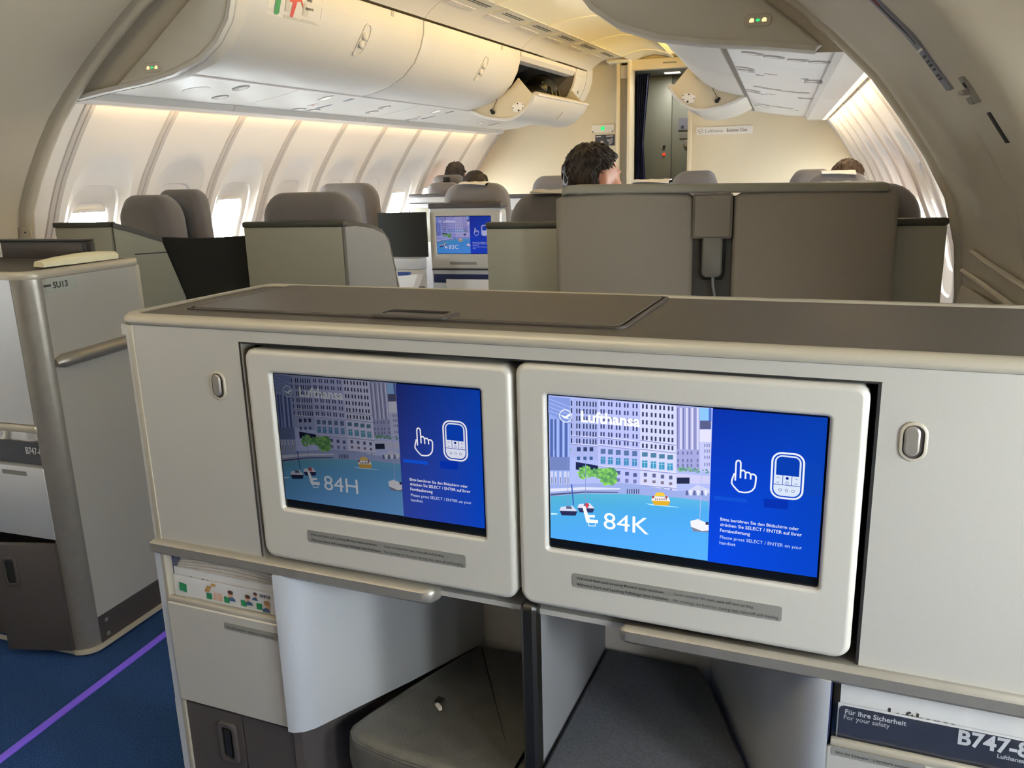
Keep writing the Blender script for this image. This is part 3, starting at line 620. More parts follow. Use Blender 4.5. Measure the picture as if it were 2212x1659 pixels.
# ---- bulkhead signs
s = thing('lavatory_sign', 'white panel with green lit lavatory symbol on the bulkhead', 'sign', (-1.565, 7.797, 1.633))
MB().prism(rr(-.105, .105, -.035, .035, .01), XZ, 0, -.01, bev=.003).build('sign_panel', M_white, s)
gl = MB(); gl.disc((-.009, .002), .014, XZ, -.011, -.0125, n=14, sx=.6, sy=1.3); gl.disc((.009, .002), .014, XZ, -.011, -.0125, n=14, sx=.6, sy=1.3); gl.build('lit_symbol', E_green, s)
for a in (-.09, .09): MB().disc((a, -.025), .006, XZ, -.01, -.012, n=10).build('screw', M_print, s)
s = thing('connectivity_placard', 'dark blue placard with white radio waves on the bulkhead', 'placard', (-1.545, 7.797, 1.53))
MB().box(-.09, -.002, -.004, 0, -.048, .048).build('placard_half', M_signdk, s); MB().box(.002, .09, -.004, 0, -.048, .048).build('placard_half', M_signdk, s)
mb = MB()
for r in (.014, .026, .038): stroke(mb, [(.03 + r*math.cos(a), -.0 + r*math.sin(a)) for a in [math.radians(-80 + 14*i) for i in range(9)]], .006, XZ, -.0055)
mb.disc((.028, .0), .008, XZ, -.005, -.0055, n=12); mb.flat([(-.082, .030), (-.035, .030), (-.035, .040), (-.082, .040)], XZ, -.0055); mb.flat([(.012, .030), (.075, .030), (.075, .040), (.012, .040)], XZ, -.0055); mb.flat([(-.07, -.04), (-.05, -.04), (-.05, -.03), (-.07, -.03)], XZ, -.0055); mb.flat([(-.04, -.04), (-.015, -.04), (-.015, -.005), (-.04, -.005)], XZ, -.0055)
mb.build('placard_print', mat('print_pale', '#c9c6c6', .6), s, smooth=0, kind='stuff')
s = thing('class_sign', 'long pale sign reading Lufthansa Business Class on the right bulkhead', 'sign', (-.485, 7.797, 1.575))
MB().prism(rr(-.24, .24, -.034, .034, .006), XZ, 0, -.006, bev=.002).build('sign_panel', M_white, s)
mb = MB(); put_text(mb, 'Lufthansa', .040, -.165, -.014, -.0065); put_text(mb, 'Business Class', .040, .018, -.014, -.0065, bold=.0009, sx=.76)
stroke(mb, [(-.205 + .02*math.cos(2*math.pi*i/20), .0 + .02*math.sin(2*math.pi*i/20)) for i in range(20)], .003, XZ, -.0065, closed=True); stroke(mb, [(-.22, .003), (-.208, -.004), (-.192, .005)], .004, XZ, -.0065)
mb.build('sign_lettering', mat('print_brown_grey', '#8d8378', .6), s, smooth=0)
MB().box(-1.02, -.90, 7.717, 7.7195, 2.15, 2.162).build('header_mark', M_plac, wf)
# ================================================================= screens (flat pictures made of coloured faces)
H6 = (0.000130913, -2.20961e-06, -0.00245126, 1.96993e-05, -0.000133478, 0.208504, 4.80578e-05, -2.98684e-05)
H7 = (9.38191e-05, -1.58353e-06, 0.212007, 1.41176e-05, -9.56575e-05, 0.154609, 3.44407e-05, -2.14053e-05)
def hp(h, x, y):
    w = h[6]*x + h[7]*y + 1; return ((h[0]*x + h[1]*y + h[2])/w, (h[3]*x + h[4]*y + h[5])/w)
P6 = lambda x, y: hp(H6, x, y)
P7 = lambda x, y: hp(H7, x, y)
class Pic:
    def __init__(s): s.v = []; s.f = []; s.c = []
    def poly(s, pts, col, lay=0):
        b = len(s.v); s.v += [(x, -.0002*lay, z) for x, z in pts]; s.f.append(tuple(range(b, b+len(pts))))
        cs = col if isinstance(col, list) else [col]*len(pts); s.c.append([lin(c) if isinstance(c, str) else c for c in cs])
    def quad(s, x0, y0, x1, y1, col, lay=1, P=P6): s.poly([P(x0, y0), P(x1, y0), P(x1, y1), P(x0, y1)], col, lay)
    def p6(s, pts, col, lay=1): s.poly([P6(*p) for p in pts], col, lay)
    def line(s, pts, w, col, lay=1, closed=False):
        m = MB(); stroke(m, pts, w, XZ, 0, closed=closed)
        for f in m.f: s.poly([(m.v[i][0], m.v[i][2]) for i in f], col, lay)
    def text(s, t, x0, x1, z, col, lay=6, bold=0., h=None):
        vs, fs = text_geo(t, 1., bold); w = max(v.x for v in vs) - min(v.x for v in vs); mn = min(v.x for v in vs); k = (x1-x0)/w; kz = h/.73 if h else k
        for f in fs: s.poly([(x0 + (vs[i].x-mn)*k, z + vs[i].y*kz) for i in f], col, lay)
    def build(s, name, parent, loc, sx=1., sz=1., tone=None, mname='screen_picture'):
        me = bpy.data.meshes.new(name); me.from_pydata([(x*sx, y, z*sz) for x, y, z in s.v], [], s.f)
        ca = me.color_attributes.new('Col', 'FLOAT_COLOR', 'CORNER'); i = 0
        for f, cs in zip(s.f, s.c):
            for vi, c in zip(f, cs):
                t = tone(s.v[vi][0], s.v[vi][2], c) if tone else c; ca.data[i].color = (*t, 1); i += 1
        if mname not in MATS:
            m = bpy.data.materials.new(mname); m.use_nodes = True; nt = m.node_tree; nt.nodes.clear()
            o = nt.nodes.new('ShaderNodeOutputMaterial'); e = nt.nodes.new('ShaderNodeEmission'); a = nt.nodes.new('ShaderNodeAttribute'); a.attribute_name = 'Col'
            nt.links.new(a.outputs['Color'], e.inputs[0]); nt.links.new(e.outputs[0], o.inputs[0]); MATS[mname] = m
        me.materials.append(MATS[mname]); o = bpy.data.objects.new(name, me); COL.objects.link(o); o.parent = parent; o.location = loc; return o
def picture(seat):
    p = Pic(); rnd = random.Random(3); PW, PH, PX = .340, .200, .2105
    def rect(x0, z0, x1, z1, c, l=0): p.poly([(x0, z0), (x1, z0), (x1, z1), (x0, z1)], c, l)
    rect(0, 0, PX, PH, '#a9b4ea')
    # left blue block
    p.p6([(20, 80), (252, 100), (248, 1020), (45, 1010)], '#8ea4e2'); p.p6([(20, 80), (250, 100), (250, 375), (20, 260)], '#7f93d4', 2)
    for i in range(4): p.p6([(22, 100+42*i), (250, 190+40*i), (250, 196+40*i), (22, 106+42*i)], '#a9b9ee', 3)
    for x in (40, 78, 138, 193): p.quad(x, 320, x+30, 720, '#4f64a6', 2); p.quad(x+30, 320, x+50, 720, '#9db2ee', 2)
    p.quad(35, 720, 245, 860, '#6f80b8', 2)
    for x in (45, 85, 135, 185, 215): p.quad(x, 870, x+26, 1005, '#c6cbe6', 3); p.quad(x+7, 930, x+20, 1000, '#7e86b0', 4)
    # tower wings
    p.p6([(250, 100), (545, 115), (545, 760), (250, 720)], '#a3ade2'); p.p6([(540, 115), (988, 150), (988, 1010), (545, 960)], '#b4baee'); p.p6([(985, 150), (1370, 180), (1372, 1120), (985, 1080)], '#cccff6')
    for r in range(6):
        for c in (258, 315, 343, 388, 420, 455, 487, 515): y = 125 + r*79 + (c-250)*.05; p.quad(c, y, c+14, y+52, '#2f3858', 3)
        for c in (570, 598, 650, 680, 732, 766, 818, 850, 908, 945): y = 132 + r*80 + (c-540)*.07; p.quad(c, y, c+17, y+46, '#3d4672', 3)
        for c in (1008, 1048, 1100, 1142, 1190, 1231, 1280, 1319): y = 160 + r*83 + (c-985)*.08; p.quad(c, y, c+20, y+46, '#393f5e', 3)
    for a, b in (((545, 505), (985, 560)), ((545, 590), (985, 640)), ((985, 535), (1370, 590)), ((985, 630), (1370, 672)), ((250, 490), (545, 520)), ((250, 575), (545, 605)), ((545, 815), (985, 850)), ((985, 850), (1370, 890)), ((985, 1010), (1370, 1045))):
        p.p6([a, b, (b[0], b[1]+10), (a[0], a[1]+10)], '#8d94cc', 3); p.p6([(a[0], a[1]-7), (b[0], b[1]-7), b, a], '#dfe0fb', 3)
    for c in (322, 390, 455): p.quad(c, 615, c+40, 660, '#35406a', 3); p.quad(c, 715, c+34, 750, '#3f5f92', 3)
    for i, c in enumerate((572, 650, 732, 818, 905)):
        p.quad(c, 632+i*6, c+52, 685+i*6, '#56719f', 3); p.quad(c, 715+i*6, c+50, 790+i*6, '#3d83b4', 3); p.quad(c+23, 715+i*6, c+27, 790+i*6, '#9fc4e4', 4); p.quad(c, 735+i*6, c+50, 739+i*6, '#9fc4e4', 4)
    for i, c in enumerate((1008, 1100, 1188, 1275)):
        p.quad(c, 668+i*10, c+60, 715+i*10, '#4e7c9c', 3); p.quad(c, 755+i*10, c+58, 830+i*10, '#3f93bb', 3); p.quad(c+26, 755+i*10, c+31, 830+i*10, '#b0d5ea', 4); p.quad(c, 775+i*10, c+58, 779+i*10, '#b0d5ea', 4)
        p.quad(c+18, 885+i*10, c+54, 925+i*10, '#5a628c', 3); p.quad(c+18, 955+i*10, c+52, 985+i*10, '#7b6f82', 3); p.quad(c+30, 1030+i*8, c+46, 1055+i*8, '#5d648c', 3)
    for i, c in enumerate((580, 660, 740, 830, 915)): p.quad(c, 840+i*12, c+40, 880+i*12, '#4f5a90', 3); p.quad(c, 925+i*8, c+36, 965+i*8, '#6e78ac', 3)
    p.p6([(310, 770), (545, 810), (545, 900), (310, 850)], '#1f2850', 3)
    # right towers and sky
    p.p6([(1370, 180), (1622, 200), (1622, 880), (1372, 860)], '#9ea1d4')
    for i, x in enumerate((1380, 1412, 1440, 1475, 1502, 1530, 1562, 1590)): p.quad(x, 200, x+(14 if i % 2 else 10), 640, ['#6d719e', '#dcdcfa'][i % 2], 3)
    for c in (1380, 1430, 1480, 1520, 1585):
        for y in (660, 740, 790): p.quad(c, y, c+18, y+34, '#6f74a4', 3)
    p.p6([(1615, 200), (1720, 208), (1720, 345), (1615, 330)], '#86bdf8', 2); p.quad(1712, 205, 1740, 345, '#4a6cc0', 3); p.quad(1620, 335, 1735, 425, '#565a84', 3); p.quad(1615, 430, 1738, 560, '#d9d7f4', 3)
    p.p6([(1615, 560), (1738, 560), (1735, 880), (1615, 870)], '#bcc0ec', 2)
    for c in (1665, 1690, 1712):
        for y in (580, 640, 705, 780): p.quad(c, y, c+10, y+34, '#7076a4', 3)
    # trees, hedge, quay
    for cx, cy, r, n in ((410, 885, 66, 60), (530, 890, 58, 50), (655, 925, 88, 90), (262, 640, 18, 6), (1420, 845, 42, 14), (1500, 850, 42, 12), (1580, 860, 40, 12), (1680, 868, 36, 8)):
        for i in range(n):
            a = rnd.random()*6.28; q = rnd.random()**.5*r; x, y = cx + q*math.cos(a), cy + q*math.sin(a)*(1.0 if r > 50 else .55); g = rnd.choice(['#5f9c62', '#7cc35c', '#93d765', '#4c8a5c'] if cx < 900 else ['#5f9a86', '#72b080', '#4f8478'])
            k = r*.28; p.p6([(x + k*math.cos(t*1.047), y + k*.8*math.sin(t*1.047)) for t in range(6)], g, 5)
    p.p6([(40, 1010), (760, 990), (960, 1010), (1370, 1075), (1720, 1090), (1720, 1190), (1370, 1145), (850, 1110), (400, 1105), (45, 1135)], '#97a6dc', 4); p.p6([(40, 1050), (400, 1035), (780, 1045), (780, 1060), (400, 1062), (40, 1085)], '#d3d7ee', 5); p.p6([(45, 1105), (400, 1080), (760, 1085), (760, 1096), (400, 1094), (45, 1125)], '#4d577a', 6)
    p.quad(1375, 935, 1510, 1000, '#232b4c', 4); p.p6([(1370, 890), (1725, 920), (1725, 1000), (1370, 1000)], '#c4c4ea', 3); p.p6([(1460, 1090), (1590, 1010), (1720, 1060), (1720, 1100)], '#c7cbe8', 6)
    for i in range(6): p.quad(1470+40*i, 1070, 1495+40*i, 1120, ['#5a6292', '#dfe2f4'][i % 2], 7); p.quad(850+24*i, 1055, 860+24*i, 1105, '#3a4366', 6)
    # water
    w = [('#4aa9c9', '#52b1cc', '#4a9fe0'), ]
    tl, tr, bl, br = (45, 1132), (1716, 1185), (50, 1660), (1702, 1760)
    p.poly([(0, 0), (PX, 0), P6(1716, 1300), P6(45, 1290)], [(.075, .36, .82), (.09, .40, .95), (.07, .37, .78), (.07, .38, .70)], 4)
    p.poly([P6(45, 1290), P6(1716, 1300), P6(1716, 1185), P6(1370, 1143), P6(850, 1108), P6(400, 1103), P6(45, 1133)], [(.07, .38, .70), (.07, .37, .78), (.10, .42, .72), (.10, .43, .68), (.09, .42, .62), (.09, .42, .60), (.08, .40, .58)], 5)
    # boats
    def boat(x, y, s, hull, top, mast=0):
        p.p6([(x-95*s, y), (x+95*s, y+5*s), (x+75*s, y+55*s), (x-70*s, y+52*s)], hull, 7); p.p6([(x-80*s, y-38*s), (x+40*s, y-50*s), (x+95*s, y+8*s), (x-95*s, y+2*s)], top, 8); p.p6([(x-20*s, y-48*s), (x+30*s, y-45*s), (x+40*s, y-18*s), (x-25*s, y-20*s)], '#5d5f7c', 9)
        if mast: p.line([P6(x-5*s, y-40*s), P6(x-5*s, y-mast)], .0007, '#7d8cc4', 9)
    boat(235, 1280, 1.0, '#272c54', '#ccd2ea', 560); boat(420, 1250, .95, '#2f3560', '#d8d8ec', 500); p.quad(418, 1200, 446, 1250, '#d0404a', 10); p.p6([(262, 1000), (275, 1000), (296, 1220), (284, 1225)], '#3a58b0', 9)
    p.p6([(1515, 1430), (1712, 1470), (1706, 1512), (1550, 1500)], '#7c8198', 7); p.p6([(1520, 1390), (1600, 1370), (1712, 1420), (1712, 1490), (1640, 1495), (1525, 1450)], '#e6e6f2', 8); p.line([P6(1618, 1385), P6(1640, 900)], .0008, '#a9b2dc', 9); p.quad(1680, 1400, 1712, 1430, '#2b3358', 9)
    p.p6([(1108, 1172), (1308, 1182), (1290, 1228), (1140, 1222)], '#d9a82a', 7); p.p6([(1120, 1130), (1290, 1140), (1305, 1183), (1108, 1175)], '#efe6e0', 7); p.p6([(1160, 1092), (1230, 1090), (1262, 1130), (1140, 1128)], '#f2c23c', 8); p.p6([(1040, 1205), (1110, 1212), (1400, 1245), (1390, 1250), (1100, 1225)], '#a8dcf6', 6); p.quad(1115, 1125, 1140, 1150, '#a8404a', 9); p.quad(1255, 1130, 1280, 1150, '#a8404a', 9)
    for i in range(6): p.quad(1150+22*i, 1150, 1160+22*i, 1172, '#6a5a70', 9)
    p.p6([(50, 1308), (120, 1312), (118, 1322), (50, 1325)], '#cdeafc', 6)
    # overlay: logo, seat
    c0 = P6(207, 283); W = '#eef4ff'
    p.line([(c0[0] + .0083*math.cos(2*math.pi*i/32), c0[1] + .0083*math.sin(2*math.pi*i/32)) for i in range(32)], .0010, W, 11, True)
    p.p6([(150, 268), (205, 288), (240, 262), (262, 262), (252, 285), (222, 296), (245, 318), (190, 305)], W, 11)
    a, b = P6(370, 345), P6(992, 395); p.text('Lufthansa', a[0], b[0], (a[1]+b[1])/2, W, 11, .028)
    p.p6([(385, 1240), (420, 1250), (445, 1325), (515, 1328), (515, 1352), (455, 1350), (462, 1372), (548, 1378), (548, 1412), (440, 1408), (425, 1398)], W, 11); p.line([P6(445, 1412), P6(455, 1440), P6(515, 1442), P6(525, 1415)], .0010, W, 11)
    a, b = P6(608, 1478), P6(1082, 1520); p.text(seat, a[0], b[0], (a[1]+b[1])/2, W, 11, .0, h=P6(650, 1292)[1] - (a[1]+b[1])/2)
    # right blue part
    p.poly([(PX, 0), (PW, 0), (PW, PH), (PX, PH)], [lin('#0a45d8'), lin('#0947cc'), lin('#0a3fae'), lin('#0b2fa0')], 12)
    p.poly([P7(700, 740), P7(1040, 760), P7(1035, 890), P7(700, 860)], '#0834b4', 13); p.poly([P7(15, 700), P7(470, 745), P7(470, 800), P7(15, 750)], '#1252d8', 13); p.poly([P7(1250, 250), P7(1500, 250), P7(1500, 700), P7(1250, 700)], '#0d44b8', 13)
    HW = '#f0f6ff'
    L7 = lambda pts, w=.0019, cl=False: p.line([P7(*q) for q in pts], w, HW, 14, cl)
    L7([(310, 490), (322, 250), (330, 225), (352, 213), (378, 224), (388, 250), (385, 355), (382, 458)]); L7([(388, 365), (405, 350), (430, 352), (450, 375), (452, 390), (450, 468)]); L7([(452, 385), (475, 378), (505, 385), (524, 410), (522, 476)]); L7([(525, 412), (545, 402), (575, 410), (595, 432), (597, 460), (588, 540), (575, 590), (540, 630), (490, 652), (430, 655), (365, 645), (330, 615), (285, 565), (260, 525), (265, 480), (300, 390)])
    def r7(x0, x1, y0, y1, r, w, fill=None):
        a, b = P7(x0, y1), P7(x1, y0); q = rr(a[0], b[0], a[1], b[1], r, 6)
        if fill: p.poly(q, fill, 13)
        else: p.line(q, w, HW, 14, True)
    ctr = P7(1028, 430); x0, x1 = ctr[0]-.0178, ctr[0]+.0178; zt, zb = P7(1028, 118)[1], P7(1028, 738)[1]
    p.line(rr(x0, x1, zb, zt, .011, 7), .0022, HW, 14, True); p.poly(rr(x0+.0027, x1-.0027, zb+.0027, zt-.0027, .0088, 7), '#dbe8fc', 13); zs = P7(1028, 425)[1]
    p.poly(rr(x0+.0048, x1-.0048, zs, zt-.0046, [.0062, .0062, .0004, .0004], 6), '#0a3fb4', 14)
    zm = P7(1028, 560)[1]; p.poly([(x0+.0027, zm), (x1-.0027, zm), (x1-.0027, zm+.0008), (x0+.0027, zm+.0008)], '#0a3fb4', 15)
    for xx in (ctr[0]-.0054, ctr[0]+.0049): p.poly([(xx, zm), (xx+.0007, zm), (xx+.0007, zs), (xx, zs)], '#0a3fb4', 15)
    zc = (zm+zs)/2; ring = lambda cx, cz, r, n=14: [(cx + r*math.cos(2*math.pi*i/n), cz + r*math.sin(2*math.pi*i/n)) for i in range(n)]
    p.poly(ring(ctr[0], zc+.0029, .0018), '#0b2a90', 15); p.line(ring(ctr[0], zc-.0029, .0016), .0005, '#2a4ba0', 15, True)
    for sx in (-.0103, .0103):
        for sgn in (1, -1): p.line([(ctr[0]+sx-.0016, zc+sgn*.0022), (ctr[0]+sx, zc+sgn*.0036), (ctr[0]+sx+.0016, zc+sgn*.0022)], .0005, '#2a4ba0', 15)
    zk = P7(1028, 630)[1]
    for i in (-1, 0, 1): p.line(ring(ctr[0]+i*.0073, zk, .0016), .0005, '#2a4ba0', 15, True)
    for t, bold, q0, q1, c in (('Bitte berühren Sie den Bildschirm oder', .006, (105, 1045), (1185, 1172), '#f2f7ff'), ('drücken Sie SELECT / ENTER auf Ihrer', .006, (103, 1118), (1225, 1255), '#f2f7ff'), ('Fernbedienung', .006, (101, 1192), (512, 1248), '#f2f7ff'), ('Please press SELECT / ENTER on your', .0, (100, 1292), (1225, 1432), '#cfe0ff'), ('handset', .0, (94, 1362), (312, 1395), '#cfe0ff')):
        a, b = P7(*q0), P7(*q1); p.text(t, a[0], b[0], (a[1]+b[1])/2, c, 15, bold)
    return p
def view_angle_tone(x, z, c):                      # aisle-side display: viewing-angle darkening baked into the picture colours
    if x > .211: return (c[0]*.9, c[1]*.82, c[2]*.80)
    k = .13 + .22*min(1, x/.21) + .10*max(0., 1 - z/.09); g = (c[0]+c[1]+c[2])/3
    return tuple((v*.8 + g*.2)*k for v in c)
# ================================================================= the console in front of the camera
TH = math.radians(-4.98)
con = thing('entertainment_console', 'silver double seat console with two lit monitors, nearest the camera', 'console', (-1.0054, 1.0661, 0), TH)
CE = 1.50                                     # outboard end of the console
top = MB().box(.012, CE, .012, .372, 1.030, 1.0475).build('top_panel', M_top, con)
ld = MB().prism(rr(.075, .806, .083, .360, .012, 4), XY, 1.046, 1.0512, bev=.0015).build('stowage_lid', M_top, con)
gv = MB().frame(rr(.0655, .8155, .0735, .3675, .016, 4), rr(.0705, .8105, .0785, .3645, .013, 4), XY, 1.046, 1.0502); gv.build('lid_surround', M_dark, con)
MB().frame(rr(.0702, .8108, .0782, .3648, .013, 4), rr(.0748, .8062, .0828, .3602, .012, 4), XY, 1.046, 1.0480).build('lid_gap', M_gap, con)
lt = MB().frame(rr(.428, .552, .070, .128, .008, 4), rr(.440, .540, .083, .120, .006, 4), XY, 1.0505, 1.0545, bo=.002).build('lid_latch', M_dark, ld); MB().flat(rr(.440, .540, .083, .120, .006, 4), XY, 1.0517).build('latch_recess', M_gap, lt); MB().box(.442, .538, .084, .098, 1.0512, 1.0540, r=.0012).build('latch_paddle', M_dark, lt)
# rim round the top: rounded section swept front-left-back
def rim_path(off_, zz): 
    a = [(CE, -.002+off_), (.03+off_, -.002+off_)] 
    cnr = [(.028 - .028*math.sin(t) + off_*(1) , .026 - .028*math.cos(t) + off_) for t in [math.radians(15*i) for i in range(1, 7)]]
    b = [(-.002+off_, .2), (-.002+off_, .352 - off_)]; c2 = [(.022 - .022*math.cos(t) + off_, .362 + .016*math.sin(t) - off_) for t in [math.radians(18*i) for i in range(1, 6)]]
    return [(x, y, zz) for x, y in a + cnr + b + c2 + [(CE, .380 - off_)]]
rm = MB(); ringsets = [rim_path(o, z) for o, z in ((.004, 1.0335), (.0, 1.0345), (-.002, 1.040), (.0, 1.0462), (.004, 1.0502), (.009, 1.0518), (.014, 1.0508), (.0155, 1.046))]
rm.loft(ringsets, closed=False, cap0=False, cap1=False); rm.build('top_rim', M_rim, con, smooth=60)
MB().box(.004, CE, 0, .03, 1.0165, 1.0335).build('upper_fascia', M_cons, con)
MB().prism(rr(.012, .2385, .655, 1.0165, .001, 1), XZ, 0, .02).build('front_panel', M_cons, con); MB().prism(rr(1.1285, CE, .662, 1.0165, .001, 1), XZ, 0, .02).build('front_panel', M_cons, con)
cv = MB(); cv.box(.2385, 1.1285, .055, .06, .64, 1.03); cv.box(.2385, .242, .0, .055, .65, 1.0165); cv.box(1.125, 1.1285, .0, .055, .65, 1.0165); cv.box(.2385, 1.1285, .0, .055, 1.0140, 1.0165); cv.build('monitor_cavity', M_gap, con)
# rounded trim at left of the monitor bay
MB().prism([(.238 + a, z) for a, z in [(0, 1.0165), (.0, .668)] + [(.018 - .018*math.cos(t), .668 - .016*math.sin(t)) for t in [math.radians(18*i) for i in range(1, 6)]] + [(.022, .645), (.022, .650)] + [(.022 - .014*math.sin(t), .664 - .014*math.cos(t)) for t in [math.radians(18*i) for i in range(0, 6)]] + [(.0075, .668), (.0065, 1.0165)]], XZ, .0, .03).build('bay_trim', M_alu, con)
sd = MB(); sd.box(.0, .012, .026, .376, .0, 1.0335); sd.build('side_panel', M_cons, con)
cp = MB(); cp.loft([[(.028 - (.028 + e)*math.sin(t), .026 - (.028 + e)*math.cos(t), z) for t in [math.radians(7.5*i) for i in range(13)]] + [(.012, .03, z), (.03, .012, z)] for e, z in ((0, 0), (0, 1.0335))]); cp.build('corner_profile', M_rim, con, smooth=60)
MB().box(.0, CE, .372, .380, .0, 1.034).build('back_panel', M_cons, con)
MB().box(.014, CE, .012, .372, .646, .654).build('underside', M_cons, con)
def button(c, z):
    b = MB().frame(rr(c-.0145, c+.0145, z-.023, z+.023, .0143, 6), rr(c-.011, c+.011, z-.0195, z+.0195, .0109, 6), XZ, .002, -.0025, bo=.0012).build('release_button', M_rim, con)
    MB().flat(rr(c-.011, c+.011, z-.0195, z+.0195, .0109, 6), XZ, -.0005).build('button_well', M_dark, b); MB().prism(rr(c-.0095, c+.0065, z-.0165, z+.0180, .0079, 6), XZ, 0, -.0045, bev=.002).build('push_button', M_alu, b)
button(.191, .945); button(1.165, .951)
def monitor(x0, x1, z0, z1, seat, px, tone, label):
    outer = rr(x0, x1, z0, z1, [.016, .016, .020, .020], 8); inner = rr(px-.0025, px+.3425, .7565, .9735, .004, 8)
    m = MB().frame(outer, inner, XZ, .045, -.006, bo=.0065, bi=.003).build('monitor', M_bezel, con, smooth=50); m['label'] = label
    MB().flat(rr(px-.004, px+.344, .755, .975, .004, 8), XZ, .0015).build('screen_glass', M_scr, m)
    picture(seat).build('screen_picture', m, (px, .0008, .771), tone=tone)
    return m
def lively(x, z, c): return tuple(min(1.6, v*1.18) for v in c) if x < .211 else c
m1 = monitor(.2500, .6850, .669, 1.0075, '84H', .298, view_angle_tone, 'dim monitor showing 84H')
m2 = monitor(.6905, 1.1180, .669, 1.0125, '84K', .735, lively, 'bright monitor showing 84K')
def placard(par, x0, x1, z0, z1, lines, y=-.0062, cols=(0,)):
    o = MB().prism(rr(x0, x1, z0, z1, .003, 3), XZ, y, y-.0008).build('placard', M_plac, par); mb = MB()
    for t, xa, xb, zz, bold in lines:
        vs, fs = text_geo(t, 1., bold); w = max(v.x for v in vs); k = (xb-xa)/w; mb.add([XZ(xa + v.x*k, zz + v.y*k, y-.0011) for v in vs], fs)
    mb.build('placard_lettering', M_print, o, smooth=0); return o
for par, x in ((m1, .338), (m2, .768)):
    placard(par, x, x+.270, .7075, .7275, [('Während Start und Landung Monitor bitte verstauen', x+.006, x+.124, .7195, .012), ('Während Start und Landung Fußablage bitte freihalten', x+.006, x+.130, .7105, .012), ('Stow monitor for taxi, take-off and landing', x+.137, x+.236, .7195, 0), ('No stowage on footrest during taxi, take-off and landing', x+.136, x+.266, .7105, 0)])
# ledge rails
def rail(x0, x1, ends, yback=.10):
    q = [(x0, yback), (x0, -.012)] if not ends[0] else [(x0+.035, yback), (x0+.004, .0)] + [(x0+.012 - .012*math.cos(t), .0 - .012*math.sin(t)) for t in [math.radians(30*i) for i in range(1, 4)]]
    w = [(x1, -.012), (x1, yback)] if not ends[1] else [(x1-.022 + .022*math.sin(t), .010 - .022*math.cos(t)) for t in [math.radians(22.5*i) for i in range(5)]] + [(x1-.002, .02), (x1-.05, yback)]
    poly = q + w; return MB().prism(poly, XY, .6375, .6635, bev=.006).build('ledge_rail', M_alu, con, smooth=45)
rail(.010, .556, (0, 1)); rail(.832, CE, (1, 0))
# literature pockets
def pocket(x0, x1, pl):
    o = MB().prism(rr(x0, x1, .352, .546, [.006, .006, .001, .001], 4), XZ, .004, -.004, bev=.002).build('literature_pocket', M_cons, con)
    MB().box(x0+.004, x1-.004, -.0032, .0045, .546, .5565, r=.002).build('pocket_lip', M_rim, o)
    w = MB(); w.box(x0, x1, .066, .07, .35, .64); w.box(x0, x0+.002, .004, .066, .35, .64); w.box(x1-.002, x1, .004, .066, .35, .64); w.box(x0, x1, .004, .066, .35, .354); w.build('pocket_lining', M_navy, o)
    placard(o, *pl, y=-.0042); return o
pocket(.022, .264, (.146, .256, .517, .530, [('Nur für Literatur · Literature storage only', .152, .25, .5205, .01)]))
pocket(1.100, CE, (1.106, 1.212, .535, .548, [('Nur für Literatur · Literature storage only', 1.111, 1.206, .5385, .01)]))
MB().box(.006, .021, -.0005, .02, .345, .638).build('pocket_stile', M_cons2, con)
# footwell cheeks
def cheek(pts, name='footwell_cheek', z0=.354, z1=.642, m=None):
    inn = offset_line(pts, -.012 if pts[0][0] < .6 else .012); MB().loft([[(x, y, z0) for x, y in pts + inn[::-1]], [(x, y, z1) for x, y in pts + inn[::-1]]]).build(name, m or M_cons2, con, smooth=50)
cl = [(.266, -.002), (.272, -.002), (.284, .004), (.294, .016), (.302, .032), (.330, .09), (.38, .19), (.42, .28), (.445, .335), (.452, .352)]
cheek(cl); cheek([(1.366-x, y) for x, y in cl])
cd = [(x-.012 if i > 1 else x, y+.012) for i, (x, y) in enumerate(cl)]
cheek(cd, 'kick_panel', .0, .352, M_dark); cheek([(1.366-x, y) for x, y in cd], 'kick_panel', .0, .352, M_dark)
MB().box(.43, .96, .352, .362, .0, .65).build('footwell_back', mat('footwell_grey', '#b9b3ab', .5), con)
dv = MB().box(.692, .710, .012, .352, .18, .66).build('footwell_divider', mat('divider_grey', '#78777a', .6), con)
MB().prism(rr(-.008, .02, .15, .668, [.012, .012, .004, .004], 5), YZ, .6895, .7125, bev=.005).build('divider_edge', M_black, dv)
lc = MB().box(.020, .152, .002, .03, .03, .345).build('locker_door', M_dark, con); MB().box(.1545, .262, .003, .03, .03, .345).build('locker_panel', M_dark, con)
lh = MB().frame(rr(.099, .139, .243, .325, .010, 5), rr(.106, .132, .252, .316, .008, 5), XZ, .002, -.004, bo=.002).build('locker_latch', M_dark, lc); MB().flat(rr(.106, .132, .252, .316, .008, 5), XZ, .0005).build('latch_recess', M_gap, lh); MB().box(.114, .126, -.003, .001, .256, .312, r=.001).build('latch_tongue', M_black, lh)
MB().box(.004, .0195, .0, .02, .0, .345).build('locker_stile', M_cons2, con); MB().box(1.10, CE, .003, .03, .0, .345).build('locker_panel', M_dark, con)
def to_world(x, y, z): c, s = math.cos(TH), math.sin(TH); return (-1.0054 + c*x - s*y, 1.0661 + s*x + c*y, z)
def in_con(name, label, cat, group=None): return thing(name, label, cat, (-1.0054, 1.0661, 0), TH, group)
